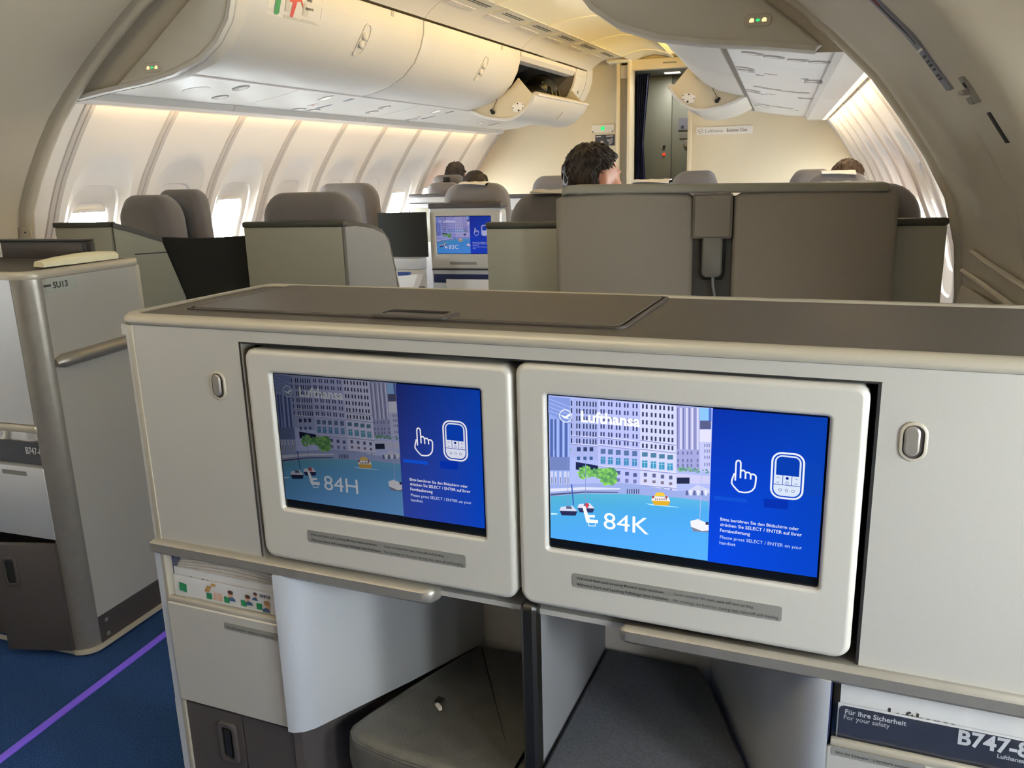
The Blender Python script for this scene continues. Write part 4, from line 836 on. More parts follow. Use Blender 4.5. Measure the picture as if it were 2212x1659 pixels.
# footrests
f1 = in_con('footrest', 'black leather footrest cushion in the left footwell', 'footrest')
fp = [(.352, .045), (.358, .022), (.380, .004), (.45, -.010), (.56, -.016), (.676, -.014), (.686, .0), (.686, .335), (.676, .345), (.462, .345), (.448, .33), (.400, .20)]
def smooth_poly(p, it=2):
    for _ in range(it):
        q = []
        for i in range(len(p)): a, b = p[i], p[(i+1) % len(p)]; q += [(a[0]*.8+b[0]*.2, a[1]*.8+b[1]*.2), (a[0]*.2+b[0]*.8, a[1]*.2+b[1]*.8)]
        p = q
    return p
fp = smooth_poly(fp, 1)
cu1 = MB().loft([[(x, y, z) for x, y in inset(fp, i)] for z, i in ((.255, .03), (.262, .012), (.28, .003), (.31, .0), (.340, .002), (.352, .008), (.359, .016), (.3625, .026))]).build('cushion', M_leather, f1, smooth=70)
MB().tube([(x, y, .349) for x, y in inset(fp, .006)] + [(*inset(fp, .006)[0], .349)], .0028, 6).build('piping', M_leather, cu1); MB().box(.40, .67, .05, .33, .0, .256).build('footrest_base', M_dark, f1)
f2 = in_con('footrest', 'flat charcoal felt footrest in the right footwell', 'footrest')
MB().prism([(.714, .0), (1.045, -.002), (.905, .315), (.88, .345), (.714, .345)], XY, .375, .398, bev=.006).build('footrest_pad', M_fleece, f2); MB().box(.73, .90, .02, .30, .0, .376).build('footrest_base', M_dark, f2)
sc = MB(); sc.loft([[(.474, .12, .3665), (.488, .108, .3665), (.491, .113, .3665), (.477, .126, .3665)], [(.474, .12, .370), (.488, .108, .374), (.491, .113, .373), (.477, .126, .369)]]); sc.box(.468, .48, .128, .142, .3665, .369, k=1, M=None)
t = sc.build('wrapper_scrap', [M_white, M_black]); t.location = (-1.0054, 1.0661, 0); t.rotation_euler = (0, 0, TH); tag(t, 'tiny torn black and white wrapper on the black footrest', 'scrap')
# literature
def leaf(mb, x0, x1, z0, z1, y0, y1, th=.001, k=0, bow=0., n=8, M=None):       # sheet leaning back from y0 (bottom) to y1 (top)
    rings = []
    for i in range(n+1):
        x = x0 + (x1-x0)*i/n; b = bow*math.sin(math.pi*i/n); rings.append([(x, y0, z0), (x, y1, z1 + b), (x, y1+th, z1 + b), (x, y0+th, z0)])
    return mb.loft(rings, k)
t = in_con('safety_card', 'white safety card with brace drawings in the left pocket', 'card')
CZ0, CZ1, CYa, CYb = .44, .590, .006, .0135
leaf(MB(), .028, .246, CZ0, CZ1, CYa, CYb, .0008).build('card_sheet', M_paper, t, smooth=0)
def cfn(a, b, d): 
    f = (b-CZ0)/(CZ1-CZ0); return (a, CYa + (CYb-CYa)*f - .0006 - d, b)
g = MB(); g.prism([(.040, .563), (.056, .561), (.056, .576), (.040, .578)], cfn, 0, .0004, 0)
for x in (.100, .138, .174, .206): g.flat([(x, .5575), (x+.0115, .5575), (x+.0115, .5685), (x, .5685)], cfn, .0004, 0)
def fig(x, z, s, hair=2, body=3, flip=1):
    E = lambda cx, cz, a, b, n=14: [(x + flip*s*(cx + a*math.cos(2*math.pi*i/n)), z + s*(cz + b*math.sin(2*math.pi*i/n))) for i in range(n)]
    g.flat([(x + flip*s*a, z + s*b) for a, b in ((-.8, -2.0), (-.3, -.9), (.5, -.8), (1.5, -1.2), (1.7, -2.0))], cfn, .0004, body); g.flat(E(0, 0, .75, .9), cfn, .0007, 1); g.flat(E(.15, .55, .9, .6), cfn, .0010, hair); g.flat([(x + flip*s*a, z + s*b) for a, b in ((-.9, -1.1), (-.5, -1.2), (.1, -.4), (-.3, -.2))], cfn, .0012, 1)
fig(.152, .5745, .0062); fig(.188, .5735, .006); fig(.206, .582, .0048, 2, 3, -1); fig(.229, .5685, .0068, 4, 3, -1)
for x, z in ((.100, .579), (.110, .585), (.096, .573)): g.flat([(x, z-.003), (x+.010, z-.003), (x+.012, z+.002), (x+.003, z+.003)], cfn, .0004, 4)
for x in (.116, .123, .129): g.flat([(x, .558), (x+.004, .558), (x+.0035, .572), (x+.001, .572)], cfn, .0004, 1)
g.build('card_print', [M_green, M_skinp, M_hairp, M_bluep, M_ocher], t, smooth=0)
mb = MB(); put_text(mb, 'B747-8', .0075, .214, .5805, 0, fn=lambda a, b, d: cfn(a, b, .0005), bold=.0002); mb.build('card_lettering', M_print, t, smooth=0)
def magazine(label, x0, x1, z0, z1, y, bow, brand=None):
    t = in_con('magazine', label, 'magazine'); mb = MB()
    leaf(mb, x0, x1, z0, z1, y-.004, y+.003, .001, 0, .0); mb.build('cover', M_paper, t, smooth=0)
    mb = MB()
    for i in range(6): leaf(mb, x0+.003, x1-.001*i, z0, z1-.001+.0028*i, y-.002+.002*i, y+.0055+.003*i, .0018, 0, bow*(.3+.14*i))
    mb.build('pages', M_paper2, t, smooth=0)
    if brand:
        mb = MB(); vs, fs = text_geo('Lufthansa', 1., .02); w = max(v.x for v in vs); k = (brand[1]-brand[0])/w
        mb.add([(brand[0] + v.x*k, y - .004 + .007*(brand[2] + v.y*k - z0)/(z1-z0) - .0006, brand[2] + v.y*k) for v in vs], fs); mb.build('masthead', M_print, t, smooth=0)
    return t
magazine('thick magazine with white cover behind the white safety card', .025, .247, .42, .602, .0165, .013, (.060, .150, .5725))
magazine('thick magazine with black masthead in the right literature pocket', 1.112, 1.335, .44, .622, .0165, .007, (1.166, 1.243, .5875))
def sleeve(label, x0, x1, z1):
    mb = MB(); n = 14; rings = []
    for i in range(n+1):
        x = x0 + (x1-x0)*i/n; w = .002*math.sin(i*2.1) + .0012*math.sin(i*5.3); rings.append([(x, .0035+w*.1, .50), (x, .0085+w*.4, z1-.04), (x, .022+w, z1+w), (x, .05, z1-.004+w), (x, .06, .50)])
    o = mb.loft(rings, closed=False, cap0=False, cap1=False).build('plastic_sleeve', M_plastic, smooth=60); o.location = (-1.0054, 1.0661, 0); o.rotation_euler = (0, 0, TH); tag(o, label, 'plastic sleeve')
sleeve('clear plastic sleeve over the magazine in the left pocket', .027, .250, .630); sleeve('clear plastic sleeve over the literature in the right pocket', 1.104, 1.338, .632)
t = in_con('safety_card', 'navy safety card lettered B747-8 in the right pocket', 'card')
leaf(MB(), 1.110, 1.335, .44, .5985, .006, .0135, .0008).build('card_edge', M_paper, t, smooth=0)
def nfn(a, b, d): f = (b-.44)/(.5985-.44); return (a, .006 + .0075*f - .0006 - d, b)
MB().prism(rr(1.1115, 1.335, .50, .5960, [.002, .006, .002, .002], 4), nfn, 0, .0003).build('card_front', M_card_navy, t, smooth=0)
mb = MB()
def ntext(t_, x0, x1, z, bold): 
    vs, fs = text_geo(t_, 1., bold); w = max(v.x for v in vs); k = (x1-x0)/w; mb.add([nfn(x0 + v.x*k, z + v.y*k, .0006) for v in vs], fs)
ntext('Für Ihre Sicherheit', 1.118, 1.188, .5855, .02); ntext('For your safety', 1.117, 1.170, .5780, 0.); ntext('B747-8', 1.243, 1.319, .5765, .03); ntext('Lufthansa', 1.286, 1.314, .5685, .02)
mb.build('card_lettering', mat('print_silver', '#cfcfd0', .5), t, smooth=0)
# ================================================================= the console across the aisle
TB = -.03
su = thing('entertainment_console', 'silver console across the aisle, side panel marked SU13', 'console', (-1.735, 1.56, 0), TB)
SW = -1.05
def corner(r, e, z, n=9): return [(-r + (r+e)*math.sin(t), r - (r+e)*math.cos(t), z) for t in [math.radians(90*i/(n-1)) for i in range(n)]]
MB().loft([corner(.048, 0, .015) + [(-.006, .05, .015), (-.05, .006, .015)], corner(.048, 0, 1.032) + [(-.006, .05, 1.032), (-.05, .006, 1.032)]]).build('corner_profile', M_alu, su, smooth=60)
MB().box(-.012, -.001, .048, .372, .098, 1.030).build('side_panel', M_cons, su); MB().box(-.013, 0, .048, .372, .018, .097).build('kick_plate', M_dark, su)
for y, z in ((.075, .078), (.075, .036), (.33, .078)): MB().disc((y, z), .006, YZ, -.001, .0015, n=12).build('screw', M_alu, su)
MB().box(-.014, .0, .360, .376, .015, 1.032, r=.003).build('rear_profile', M_rim, su)
bs = MB(); pth = [(SW, -.001), (-.048, -.001)] + [(x, y) for x, y, z in corner(.048, .004, 0)] + [(.004, .374)]
bs.loft([[(x + dx, y - dx*.5, z) for x, y in pth] for dx, z in ((0, .004), (.005, .008), (.003, .018), (-.004, .019))], closed=False, cap0=False, cap1=False); bs.build('base_trim', M_rim, su)
hb = MB(); n = 12
hb.tube([(.002, .048, .816)] + [(.004, .07 + .30*i/8, .818 + .001*i) for i in range(9)], [.010] + [.0185]*9, 12); hb.build('bump_rail', M_alu, su, smooth=60)
rm2 = MB(); rs = []
for o_, z in ((.001, 1.031), (.0, 1.036), (.0, 1.044), (.003, 1.050), (.010, 1.052), (.016, 1.049)):
    rs.append([(SW, .0 + o_, z), (-.048, .0 + o_, z)] + [(-.048 + (.05-o_)*math.sin(t), .048 - (.048-o_)*math.cos(t), z) for t in [math.radians(10*i) for i in range(1, 10)]] + [(.002 - o_, .360, z)] + [(-.014 + (.016-o_)*math.cos(t), .362 + (.016-o_)*math.sin(t), z) for t in [math.radians(30*i) for i in range(1, 4)]] + [(SW, .378 - o_, z)])
rm2.loft(rs, closed=False, cap0=False, cap1=False); rm2.build('top_rim', M_rim, su, smooth=60)
MB().box(SW, -.014, .014, .364, 1.03, 1.0475).build('top_panel', M_top, su); MB().box(SW, -.01, .37, .376, .0, 1.03).build('back_panel', M_cons, su)
MB().box(SW, -.05, .0, .02, .662, 1.032).build('front_panel', M_cons2, su); MB().box(SW, -.044, -.006, .06, .640, .660, r=.005).build('ledge_rail', M_rim, su)
pk = MB().box(SW, -.046, -.002, .02, .345, .545, r=.002).build('literature_pocket', M_cons2, su); MB().box(SW, -.047, .05, .054, .34, .645).build('pocket_lining', M_navy, pk); placard(pk, -.19, -.105, .520, .532, [], y=-.0022)
MB().box(SW, -.33, .03, .05, .0, .34).build('locker_panel', M_dark, su)
MB().box(SW, -.012, .35, .37, .02, .345).build('locker_back', M_dark, su)
ldr = MB().box(-.185, 0, -.009, .009, .022, .335, r=.002).build('locker_door', M_dark, su); ldr.location = (-.045, -.002, 0); ldr.rotation_euler = (0, 0, math.radians(14))
lh = MB().frame(rr(-.155, -.115, .215, .300, .010, 4), rr(-.148, -.122, .224, .292, .008, 4), XZ, -.008, -.013, bo=.002).build('locker_latch', M_dark, ldr); MB().flat(rr(-.148, -.122, .224, .292, .008, 4), XZ, -.0095).build('latch_recess', M_gap, lh)
pl = MB().flat(rr(.055, .155, .992, 1.026, .001, 1), YZ, -.0002).build('number_placard', mat('placard_pale', '#a8aba2', .5), su, smooth=0)
mb = MB(); put_text(mb, 'SU13', .0215, .078, 1.0035, 0, bold=.0006, fn=lambda a, b, d: (.0006, a, b)); mb.flat([(.050, 1.009), (.072, 1.009), (.072, 1.0145), (.050, 1.0145)], lambda a, b, d: (.0006, a, b), 0); mb.build('placard_lettering', M_print, pl, smooth=0)
def in_su(name, label, cat): return thing(name, label, cat, (-1.735, 1.56, 0), TB)
t = in_su('safety_card', 'navy safety card in the pocket of the console across the aisle', 'card')
leaf(MB(), -.30, -.052, .44, .604, .012, .022, .001).build('card_front', M_card_navy, t, smooth=0)
mb = MB(); vs, fs = text_geo('B747-8', .026, .0006); mb.add([(-.118 + v.x*.75, .0165, .575 + v.y) for v in vs], fs); mb.build('card_lettering', mat('print_silver', '#cfcfd0', .5), t, smooth=0)
fo = MB(); rings = []
rn = random.Random(5)
for i in range(15):
    x = -.30 + .25*i/14; rings.append([(x, .028 + .010*rn.random(), .50), (x, .026 + .014*rn.random(), .60 + .01*rn.random()), (x, .036 + .01*rn.random(), .630 + .012*rn.random()), (x, .044, .50)])
fo.loft(rings, closed=False, cap0=False, cap1=False); o = fo.build('plastic_wrap', mat('silver_film', '#d8d6d4', .15, .6), smooth=40); o.location = (-1.735, 1.56, 0); o.rotation_euler = (0, 0, TB); tag(o, 'crumpled shiny plastic wrap in the pocket across the aisle', 'plastic wrap')
# things on it
t = in_su('stowage_lid', 'dark stowage lid propped up on the console across the aisle', 'lid')
MB().box(-.56, -.108, .302, .325, 1.052, 1.104, r=.004).build('lid_plate', M_dark, t); MB().box(-.56, -.105, .296, .331, 1.101, 1.107, r=.002).build('lid_edge', M_black, t); MB().box(-.118, -.104, .298, .331, 1.052, 1.100, r=.003).build('lid_end', M_black, t)
mb = MB().box(-.462, -.424, .3005, .3018, 1.056, 1.098); mb.build('lid_sticker', M_paper, t, smooth=0); mb = MB()
for i, s_ in enumerate((.024, .025, .018, .030, .016)): mb.flat([(-.459, 1.0875 - .0075*i), (-.459 + s_, 1.0875 - .0075*i), (-.459 + s_, 1.0905 - .0075*i), (-.459, 1.0905 - .0075*i)], XZ, .3002)
mb.build('sticker_print', M_plac, t, smooth=0, kind='stuff')
t = in_su('handset', 'black handset at the left end of the propped lid', 'handset'); MB().box(-.54, -.466, .285, .312, 1.052, 1.118, r=.008).build('handset_body', M_black, t); MB().box(-.53, -.478, .2835, .286, 1.062, 1.096, r=.001).build('handset_screen', M_scr, t)
t = in_su('plastic_cover', 'cream plastic cover piece lying on the console across the aisle', 'cover')
cb = MB(); L = []
for i in range(13):
    y = .105 + .235*i/12; hgt = .006 + .018*math.sin(math.pi*min(1, .12 + .62*i/12)); zb = 1.0525 + (.0 if 3 < i else .001)
    L.append([(-.085 + .02*i/12, y, zb), (-.036 + .012*i/12, y-.012, zb), (-.034 + .012*i/12, y-.012, zb + hgt*.6), (-.044 + .012*i/12, y-.01, zb + hgt), (-.080 + .02*i/12, y, zb + hgt)])
cb.loft(L); cb.build('cover_body', M_cream, t, smooth=45)
# ================================================================= seats
def cushion(mb_name, w, z0, z1, y0, y1, r, m, parent, lean=0., tb=.03, taper=.0):
    rings = []
    for f, ins in ((0, tb*1.35), (.03, tb*1.05), (.28, tb*.16), (.40, 0), (.72, 0), (.88, tb*.3), (1, tb*1.1)):
        y = y0 + (y1-y0)*f; p = inset(rr(-w/2, w/2, z0, z1, [r, r, r*.5, r*.5], 7), ins)
        rings.append([(x*(1 - taper*max(0, (z-z0)/(z1-z0))), y - lean*(z-z0), z) for x, z in p])
    return MB().loft(rings).build(mb_name, m, parent, smooth=60)
def seat(label, x, y, rot=0., w=.46, top=1.205, head=1.235, cloth=False, shell=None, group=None, rest=True, fab=None, cw=.16, dx=0.):
    s = thing('passenger_seat', label, 'seat', (x, y, 0), rot, 'passenger seats in rows'); fab = fab or M_fab
    cushion('backrest', w, .42, top, .03, .17, .11, fab, s, lean=.04, tb=.05, taper=.08)
    if rest: h = cushion('headrest', w*.80, top-.27, head, .17, .25, .07, fab, s, lean=.05, tb=.025); h.location.x = dx
    MB().box(-w/2, w/2, .18, .72, .34, .47, r=.05, seg=4).build('seat_cushion', fab, s, smooth=60); MB().box(-w/2+.03, w/2-.03, .10, .65, .0, .345, r=.02).build('seat_base', M_dark, s)
    for sx in (-1, 1): MB().box(sx*(w/2+.035)-.03, sx*(w/2+.035)+.03, .14, .62, .52, .60, r=.02).build('armrest', M_dark, s)
    if cloth:
        cl = MB(); rings = []
        for i in range(9):
            a = -cw/2 + cw*i/8; rings.append([(a+dx, .13 + (.10 if rest else 0), head - .02), (a+dx, .135 + (.02 if rest else 0), head + .004), (a+dx, .06, top + .010 + .002*math.sin(i*2)), (a+dx, -.002, top + .004 - .002*i % 3), (a+dx, .0, top - .004), (a+dx, .06, top+.004), (a+dx, .15, head - .004)])
        cl.loft(rings); cl.build('antimacassar', M_white, s, smooth=40)
    return s
def shell(s, w, x0=None, wing=1, top=1.092, dep=.36, name='seat_shell', m=None):
    m = m or M_shell; a, b = (-w/2, w/2) if x0 is None else (x0, x0+w)
    o = MB().box(a, b, -.03, .0, .0, top-.022, r=.004).build(name, m, s)
    MB().box(a-.004, b+.004, -.036, .006, top-.022, top, r=.006).build('shell_rim', M_rimdk, o)
    if wing:
        xs = b if wing > 0 else a; P = [(-.03, 0), (-.03, top-.022), (.05, top-.024), (.16, top-.042), (.235, top-.070), (.262, top-.105), (.295, top-.24), (.335, .60), (.36, .40), (.38, 0)]
        WG = lambda a, b, d: (d + .16*max(0, a), a, b)
        MB().prism(P, WG, xs-.008*wing, xs+.010*wing, bev=.002).build('shell_wing', mat('wing_grey', '#87827b', .5), o)
        P2 = [(.0, 0), (.0, top-.004), (.05, top-.006), (.17, top-.024), (.25, top-.052), (.295, top-.095), (.335, top-.24), (.385, .60), (.43, .40), (.46, 0)]
        MB().prism(P2, WG, xs-.018*wing, xs-.0085*wing, bev=.002).build('wing_upholstery', mat('wing_dark', '#57534c', .8), o)
        st_ = MB(); st_.tube([(xs+.056*wing, .30, .86), (xs+.062*wing, .325, .74), (xs+.066*wing, .34, .5)], .006, 8); st_.build('wing_handle', M_rim, o)
    return o
c83 = seat('grey aisle seat on the left with a pale green shell back, beyond the console', -1.835, 3.0, 0, .46, 1.202, 1.20, rest=False); shell(c83, .452, -.232, 1).location = (0, -.04, 0)
a83 = seat('grey window seat nearest the left arch, headrest turned towards the aisle', -2.69, 3.04, -.30, .40, 1.205, 1.225, dx=.06, fab=M_fab)
o = MB().box(-.15, .13, -.30, -.275, 0, 1.088, r=.004).build('seat_shell', M_shell, a83); o.rotation_euler = (0, 0, .30)
MB().box(-.154, .134, -.306, -.268, 1.088, 1.108, r=.004).build('shell_rim', M_rimdk, o)
def wp(t, z, d=0.): return (.13 + .14*t + .78*d, -.285 + .175*t - .62*d, z)
P = [(-.0, 0), (-.0, 1.086), (.25, 1.068), (.55, 1.040), (.80, 1.018), (1.10, .78), (1.2, .4), (1.25, 0)]
MB().prism(P, lambda a, b, d: wp(a, b, d), 0, .016, bev=.002).build('shell_wing', mat('wing_olive', '#85826f', .45, .1), o)
MB().loft([[wp(a, b + h, e) for e, h in ((-.012, 0), (.022, 0), (.022, .02), (-.012, .02))] for a, b in P[1:5]]).build('wing_rim', M_rimdk, o)
MB().flat([(.30, .972), (.86, .972), (.86, .977), (.30, .977)], lambda a, b, d: wp(a, b, .0175), 0).build('wing_marking', M_print, o, smooth=0)
bp = MB(); P = [(0, 0), (-.06, .40), (-.115, .78), (-.17, 1.034), (.06, 1.026), (.30, 1.034), (.30, 0)]
bp = bp.prism(P, lambda a, b, d: (a, a*.10 + d, b), 0, .02, bev=.003).build('privacy_panel', M_blackfab); bp.location = (-2.375, 2.955, 0)
tag(bp, 'black fabric privacy panel between the two left seats nearest the arch', 'panel')
a82 = seat('grey window seat seen over the pale green shell, second left row', -2.63, 4.78, 0, .46, 1.225, 1.232, rest=False)
c82 = seat('grey aisle seat above the lit 83C monitor', -1.745, 4.76, 0, .44, 1.205, 1.20, cloth=True, rest=False, cw=.17)
a81 = seat('grey window seat in the far left row with a black clip on its headrest', -2.71, 6.62, 0, .36, 1.20, 1.262)
MB().box(-.03, .03, .11, .125, 1.20, 1.245, r=.006).build('headrest_clip', M_black, a81).location = (.0, .03, 0)
c81 = seat('grey aisle seat in the far left row, left of the seated man', -1.70, 6.52, 0, .42, 1.232, 1.232, rest=False)
h83 = seat('grey seat at the left end of the grey partition, its occupant turned right', -.735, 2.90, 0, .44, 1.185, 1.18, cloth=True, rest=False, cw=.22)
k83 = seat('grey seat at the right end of the grey partition, beside the window wall', .23, 2.90, 0, .44, 1.190, 1.194, cloth=True, rest=False, cw=.16, dx=-.02)
h82 = seat('grey seat with white cloth, just right of the seated man', -.66, 4.55, 0, .36, 1.195, 1.20, cloth=True, rest=False, cw=.20)
k82 = seat('grey seat with the brown haired passenger behind the partition', .28, 4.55, 0, .36, 1.215, 1.222, cloth=True, rest=False)
h81 = seat('grey seat before the right bulkhead with no one in view', -.60, 6.35, 0, .36, 1.235, 1.24)
k81 = seat('far grey window seat before the right bulkhead', .22, 6.35, 0, .34, 1.225, 1.228)
# shells on the right, either side of the partition
for sx, lab in ((-1, 0), (1, 0)):
    s_ = h83 if sx < 0 else k83; x0 = (-.949+.735) if sx < 0 else (-.02)
    ob_ = MB().box(x0, x0 + (.40 if sx < 0 else .262), -.185, -.16, 0, 1.072, r=.004).build('seat_shell', M_shell, s_); MB().box(x0-.004, x0 + (.404 if sx < 0 else .266), -.19, -.155, 1.072, 1.094, r=.008).build('shell_rim', M_rimdk, ob_)
# monitor unit on the back of 82C
mu = thing('monitor_unit', 'pale monitor pedestal with the lit 83C screen', 'monitor', (-1.98, 4.64, 0), 0)
MB().prism(rr(0, .452, .0, 1.072, [.04, .01, .001, .001], 6), XZ, 0, .10, bev=.006).build('unit_body', M_cons2, mu); MB().prism(rr(-.002, .455, 1.066, 1.095, [.012, .006, .004, .004], 4), XZ, -.006, .12, bev=.004).build('unit_top', M_dark, mu)
bz = MB().frame(rr(.006, .446, .715, 1.048, [.035, .012, .012, .012], 6), rr(.044, .392, .800, 1.022, .004, 6), XZ, 0, -.012, bo=.005, bi=.002).build('screen_bezel', M_bezel, mu); MB().flat(rr(.043, .393, .799, 1.023, .004, 6), XZ, -.004).build('screen_glass', M_scr, bz)
picture('83C').build('screen_picture', bz, (.0455, -.0048, .803), sx=1.01, sz=1.08, tone=lambda x, z, c: (c[0]*.55+.01, c[1]*.5+.01, c[2]*.62+.02))
placard(bz, .125, .295, .738, .755, [], y=-.0125); MB().box(.004, .448, -.004, .01, .704, .712).build('unit_seam', M_print, mu)
MB().box(.012, .44, -.002, .004, .628, .680, r=.002).build('pocket_mouth', M_navy, mu); MB().box(.012, .44, -.012, .0, .30, .628, r=.004).build('unit_pocket', M_cons2, mu)
lf = MB().box(.10, .40, -.010, -.004, .50, .652); t = lf.build('booklet', M_paper); t.location = (-1.98, 4.628, 0); tag(t, 'booklet showing in the pocket below the 83C screen', 'booklet')
bk = MB().box(-2.30, -1.985, 4.60, 4.62, .785, 1.048, r=.004).build('privacy_panel', M_blackfab); tag(bk, 'black fabric panel left of the lit 83C screen', 'panel')
sb = thing('side_stowage', 'grey side stowage ledge below the black panel by screen 83C', 'stowage', (-2.15, 4.45, 0)); MB().box(-.17, .16, .0, .14, .0, .72, r=.006).build('stowage_body', M_cons, sb); MB().box(-.17, .16, .05, .15, .72, .785, r=.006).build('stowage_ledge', M_cons2, sb); MB().box(-.14, .10, -.004, .004, .66, .71, r=.002).build('stowage_slot', M_gap, sb)
pp = MB(); pp.loft([[(-.10, 0, .0), (.03, -.02, .0), (.06, -.01, .0), (-.06, .03, .0)], [(-.11, -.0, .06), (.06, -.02, .075), (.09, .0, .075), (-.07, .03, .065)]]); pp.box(-.11, -.0, .0, .03, .055, .085, k=1, r=.004)
o = pp.build('paper_bag', [M_paper, mat('bag_blue', '#26407e', .7)]); o.location = (-1.975, 4.30, .645); tag(o, 'crumpled white and blue paper bag beside the left aisle seat', 'paper bag')
pt_ = MB().box(-2.12, -1.90, 4.24, 4.36, .0, .645, r=.01).build('seat_side_box', M_dark); tag(pt_, 'dark side box under the crumpled paper bag', 'box')
so = thing('monitor_unit', 'white monitor pedestal in the far left window row', 'monitor', (-2.945, 6.5, 0)); MB().box(0, .40, 0, .08, 0, 1.09, r=.01).build('unit_body', M_cons2, so); MB().box(-.004, .404, -.006, .09, 1.09, 1.112, r=.004).build('unit_top', M_dark, so); MB().box(.02, .38, -.006, .0, .72, 1.0, r=.004).build('unit_recess', M_shell, so); MB().box(0, .40, -.004, 0, 1.035, 1.042).build('unit_seam', M_print, so)
ca = thing('row_screen', 'low pale divider across the far left aisle seats', 'divider', (-2.3, 6.35, 0)); MB().box(.16, .66, 0, .03, 0, 1.07, r=.006).build('divider_panel', M_cons2, ca); MB().box(.15, .67, -.006, .036, 1.07, 1.10, r=.006).build('divider_top', M_dark, ca); MB().box(.2, .34, -.006, 0, .92, .98, r=.002).build('divider_screen', M_signgrey, ca)
# ================================================================= partition between 83H and 83K
pa = thing('centre_partition', 'grey fabric partition with a handset pocket between the right seats', 'partition', (-.175, 2.60, 0), .0)
def padp(x0, x1, r0):
    p = [(x0, .0), (x1, .0), (x1, 1.165), (x1-.02, 1.178), ((x0+x1)/2, 1.190), (x0+.02, 1.180), (x0, 1.168)]
    MB().prism(p, XZ, -.010, .08, bev=.012).build('fabric_panel', M_part, pa, smooth=50)
padp(-.498, -.070, 0); padp(.048, .498, 0)
MB().box(-.072, .050, .012, .05, 0, 1.17).build('handset_well', mat('well_dark', '#3e3c36', .8), pa)
tb = MB(); tb.prism([(-.475, 1.180), (-.455, 1.186), (.462, 1.176), (.468, 1.182), (.468, 1.196), (.46, 1.200), (-.455, 1.212), (-.472, 1.205)], XZ, -.02, .14, bev=.004); tb.build('top_board', mat('board_grey', '#8f8a7d', .6), pa, smooth=45)
fl_ = MB().prism(rr(-.070, .046, 1.046, 1.180, .008, 4), XZ, .0, -.018, bev=.005).build('leather_flap', mat('flap_leather', '#776f63', .55, bump=.2, bscale=500), pa); st2 = MB(); stroke(st2, rr(-.064, .040, 1.052, 1.174, .006, 4), .0015, XZ, -.0185, closed=True); st2.build('flap_stitching', M_dark, fl_, smooth=0)
cr = MB().prism([(-.048, .94), (-.040, .922), (.020, .922), (.028, .94), (.030, 1.05), (-.050, 1.05)], XZ, .012, -.002, bev=.004).build('handset_cradle', M_black, pa)
t = thing('handset', 'grey corded handset under the leather flap of the partition', 'handset', (-.175, 2.60, 0)); MB().prism(rr(-.039, .020, .930, 1.052, [.01, .01, .016, .016], 5), XZ, -.004, -.020, bev=.005).build('handset_body', mat('handset_grey', '#6d6a62', .5), t, smooth=50); MB().tube([(-.006, -.012, .930), (-.004, -.01, .90), (.004, -.004, .86), (.0, .0, .80), (.0, .0, .74)], .0045, 8).build('handset_cord', M_plac, t)
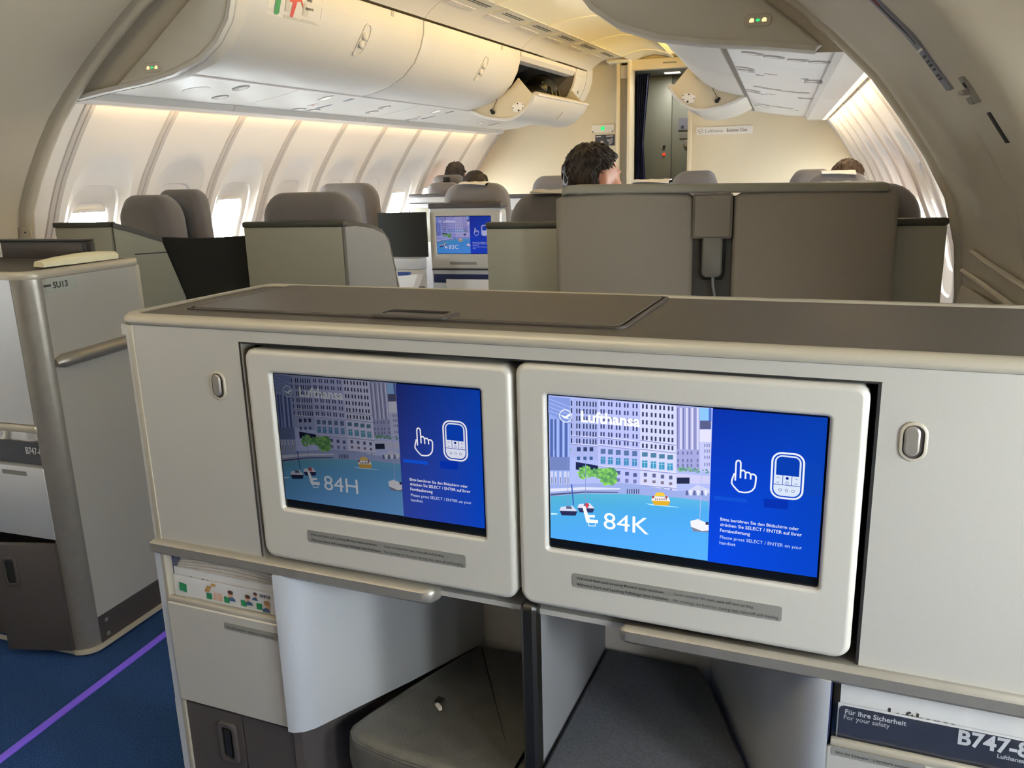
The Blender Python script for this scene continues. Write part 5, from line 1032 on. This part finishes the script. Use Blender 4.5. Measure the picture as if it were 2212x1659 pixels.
# ================================================================= passengers
def person(label, x, y, ztop, yaw, hairm, hscale=1., shirt=None, full=True, seed=1, tuft=520, lenh=.008):
    p = thing('person', label, 'person', (x, y, 0)); dz = ztop - 1.352
    mb = MB(); c, s = math.cos(yaw), math.sin(yaw)
    HC = Vector((0, 0, 1.232 + dz)); RM = Matrix.Translation(HC) @ Matrix.Rotation(yaw, 4, 'Z')
    k = hscale
    mb.ellip((0, -.008, .012), (.074*k, .096*k, .098*k), M=RM, nu=28, nv=20); mb.ellip((0, .030, -.045), (.056*k, .062*k, .068*k), M=RM); mb.ellip((0, .050, -.085), (.032, .036, .026), M=RM)      # skull, face, chin
    mb.loft([[(a*w, .086*k + f, z) for a in (-1, -.5, .5, 1)] + [(.7*w, .07*k, z), (-.7*w, .07*k, z)] for w, f, z in ((.016, .012, -.036), (.017, .026, -.030), (.012, .018, -.010), (.008, .004, .014))], M=RM)   # nose
    for sx in (-1, 1):
        mb.ellip((sx*.030, .078*k, .020), (.024, .014, .009), M=RM); mb.ellip((sx*.080*k, -.004, -.010), (.013, .022, .034), M=RM); mb.ellip((sx*.045, .062, -.030), (.022, .022, .022), M=RM)
    mb.ellip((0, .086*k, -.060), (.024, .010, .007), M=RM)
    mb.tube([(0, -.02, 1.19+dz), (0, -.035, 1.12+dz), (0, -.05, 1.06+dz)], [.056, .056, .066], 14)
    # torso, arms, legs seated
    mb.loft([[(a*math.cos(t), b*math.sin(t) + yo, z + dz*.6) for t in [2*math.pi*i/20 for i in range(20)]] for z, a, b, yo in ((1.09, .07, .06, -.05), (1.05, .155, .085, -.05), (1.0, .195, .105, -.045), (.88, .185, .12, -.03), (.72, .165, .12, -.01), (.58, .175, .13, .02), (.50, .17, .13, .05))])
    for sx in (-1, 1):
        mb.tube([(sx*.17, -.045, 1.02 + dz*.6), (sx*.215, -.03, .90 + dz*.5), (sx*.225, .04, .74), (sx*.20, .18, .655), (sx*.15, .30, .64)], [.055, .05, .043, .038, .030], 12); mb.ellip((sx*.13, .36, .64), (.038, .055, .022))
        for fi in range(4): mb.tube([(sx*(.105 + .017*fi), .40, .642), (sx*(.105 + .017*fi), .44, .638), (sx*(.105 + .017*fi), .465, .622)], [.0095, .009, .008], 8)
        mb.tube([(sx*.095, .36, .645), (sx*.075, .39, .642), (sx*.068, .415, .635)], [.011, .010, .009], 8)
        mb.tube([(sx*.09, .06, .545), (sx*.11, .25, .565), (sx*.12, .50, .56), (sx*.12, .56, .50), (sx*.115, .55, .28), (sx*.11, .53, .10)], [.085, .082, .062, .058, .052, .040], 14); mb.ellip((sx*.11, .60, .045), (.045, .12, .043))
    mb.v = [(x_, y_ + .08*min(1, max(0, (1.17 + dz - z_)/.12)), z_) for x_, y_, z_ in mb.v]
    bo = mb.build('body', M_skin, p, smooth=80)
    rmd = bo.modifiers.new('union', 'REMESH'); rmd.mode = 'VOXEL'; rmd.voxel_size = .0075; rmd.use_smooth_shade = True
    smd = bo.modifiers.new('soften', 'SMOOTH'); smd.factor = .5; smd.iterations = 3
    sh_ = MB(); sh_.loft([[(a*math.cos(t), b*math.sin(t) + yo, z + dz*.6) for t in [2*math.pi*i/24 for i in range(24)]] for z, a, b, yo in ((1.095, .078, .068, -.05), (1.06, .160, .095, -.05), (1.01, .212, .118, -.045), (.88, .205, .135, -.03), (.72, .18, .135, -.01), (.56, .188, .145, .02))], cap1=False, cap0=False)
    for sx in (-1, 1): sh_.tube([(sx*.16, -.045, 1.015 + dz*.6), (sx*.22, -.03, .90 + dz*.5), (sx*.23, .04, .74), (sx*.205, .17, .66)], [.066, .060, .053, .048], 14, caps=False)
    sh_.v = [(x_, y_ + .08*min(1, max(0, (1.17 + dz - z_)/.12)), z_) for x_, y_, z_ in sh_.v]
    sh_.build('shirt', shirt or M_shirt, p, smooth=80)
    # hair shell and locks
    rn = random.Random(seed); hb_ = MB(); rings = []; nu, nv = 40, 26
    def hairpt(th, ph, ex=0.):
        # th from crown 0..pi, ph 0 = right ear (+x local), pi/2 = face
        st, ct = math.sin(th), math.cos(th); v = Vector((st*math.cos(ph), st*math.sin(ph), ct))
        r = Vector((.084*k + ex, .106*k + ex, .108*k + ex)); q = Vector((v.x*r.x, v.y*r.y - .008, v.z*r.z + .012))
        return q + v*(.010*noise.noise(v*3.1 + Vector((seed, 0, 0))) + .005*noise.noise(v*9 + Vector((0, seed, 0))))
    def limit(ph):                       # hairline: lowest polar angle per direction
        f = math.sin(ph)                 # 1 towards the face
        return itab([(-1, 2.2), (-.5, 2.08), (-.22, 1.85), (-.05, 1.36), (.15, 1.42), (.45, 1.30), (.7, 1.08), (1., 1.0)], f)
    for i in range(nv):
        rings.append([hairpt(limit(2*math.pi*j/nu)*(.02 + .98*i/(nv-1)), 2*math.pi*j/nu) for j in range(nu)])
    rings.append([hairpt(limit(2*math.pi*j/nu)*1.02, 2*math.pi*j/nu, -.016) for j in range(nu)])
    hb_.loft(rings, M=RM)
    for i in range(tuft):
        ph = rn.random()*2*math.pi; th = limit(ph)*(rn.random()**.6)*.97; a = hairpt(th, ph, -.002); b = hairpt(min(limit(ph)*1.03, th + .22), ph + rn.uniform(-.25, .25), lenh*rn.uniform(.1, .55)); mid = (a+b)/2 + (a - Vector((0, 0, 0))).normalized()*lenh*rn.uniform(.1, .45)
        hb_.tube([a, mid, b], [.0045, .004, .0008], 5, M=RM, caps=False)
    hb_.build('hair', hairm, p, smooth=70)
    return p
person('seated man with dark brown hair, head turned right, above the partition', -.665, 3.14, 1.350, math.radians(-50), M_hair, 1.06, seed=3)
person('dark haired passenger in the aisle seat above screen 83C', -1.815, 5.02, 1.278, 0, M_hair, 1., seed=4, tuft=200)
person('dark haired passenger in the far left window seat', -2.685, 6.93, 1.362, 0, M_hair, 1.05, seed=8, tuft=200)
person('short brown haired passenger in a seat behind the partition right end', .335, 4.83, 1.283, 0, M_hair2, 1., seed=9, tuft=250, lenh=.005)
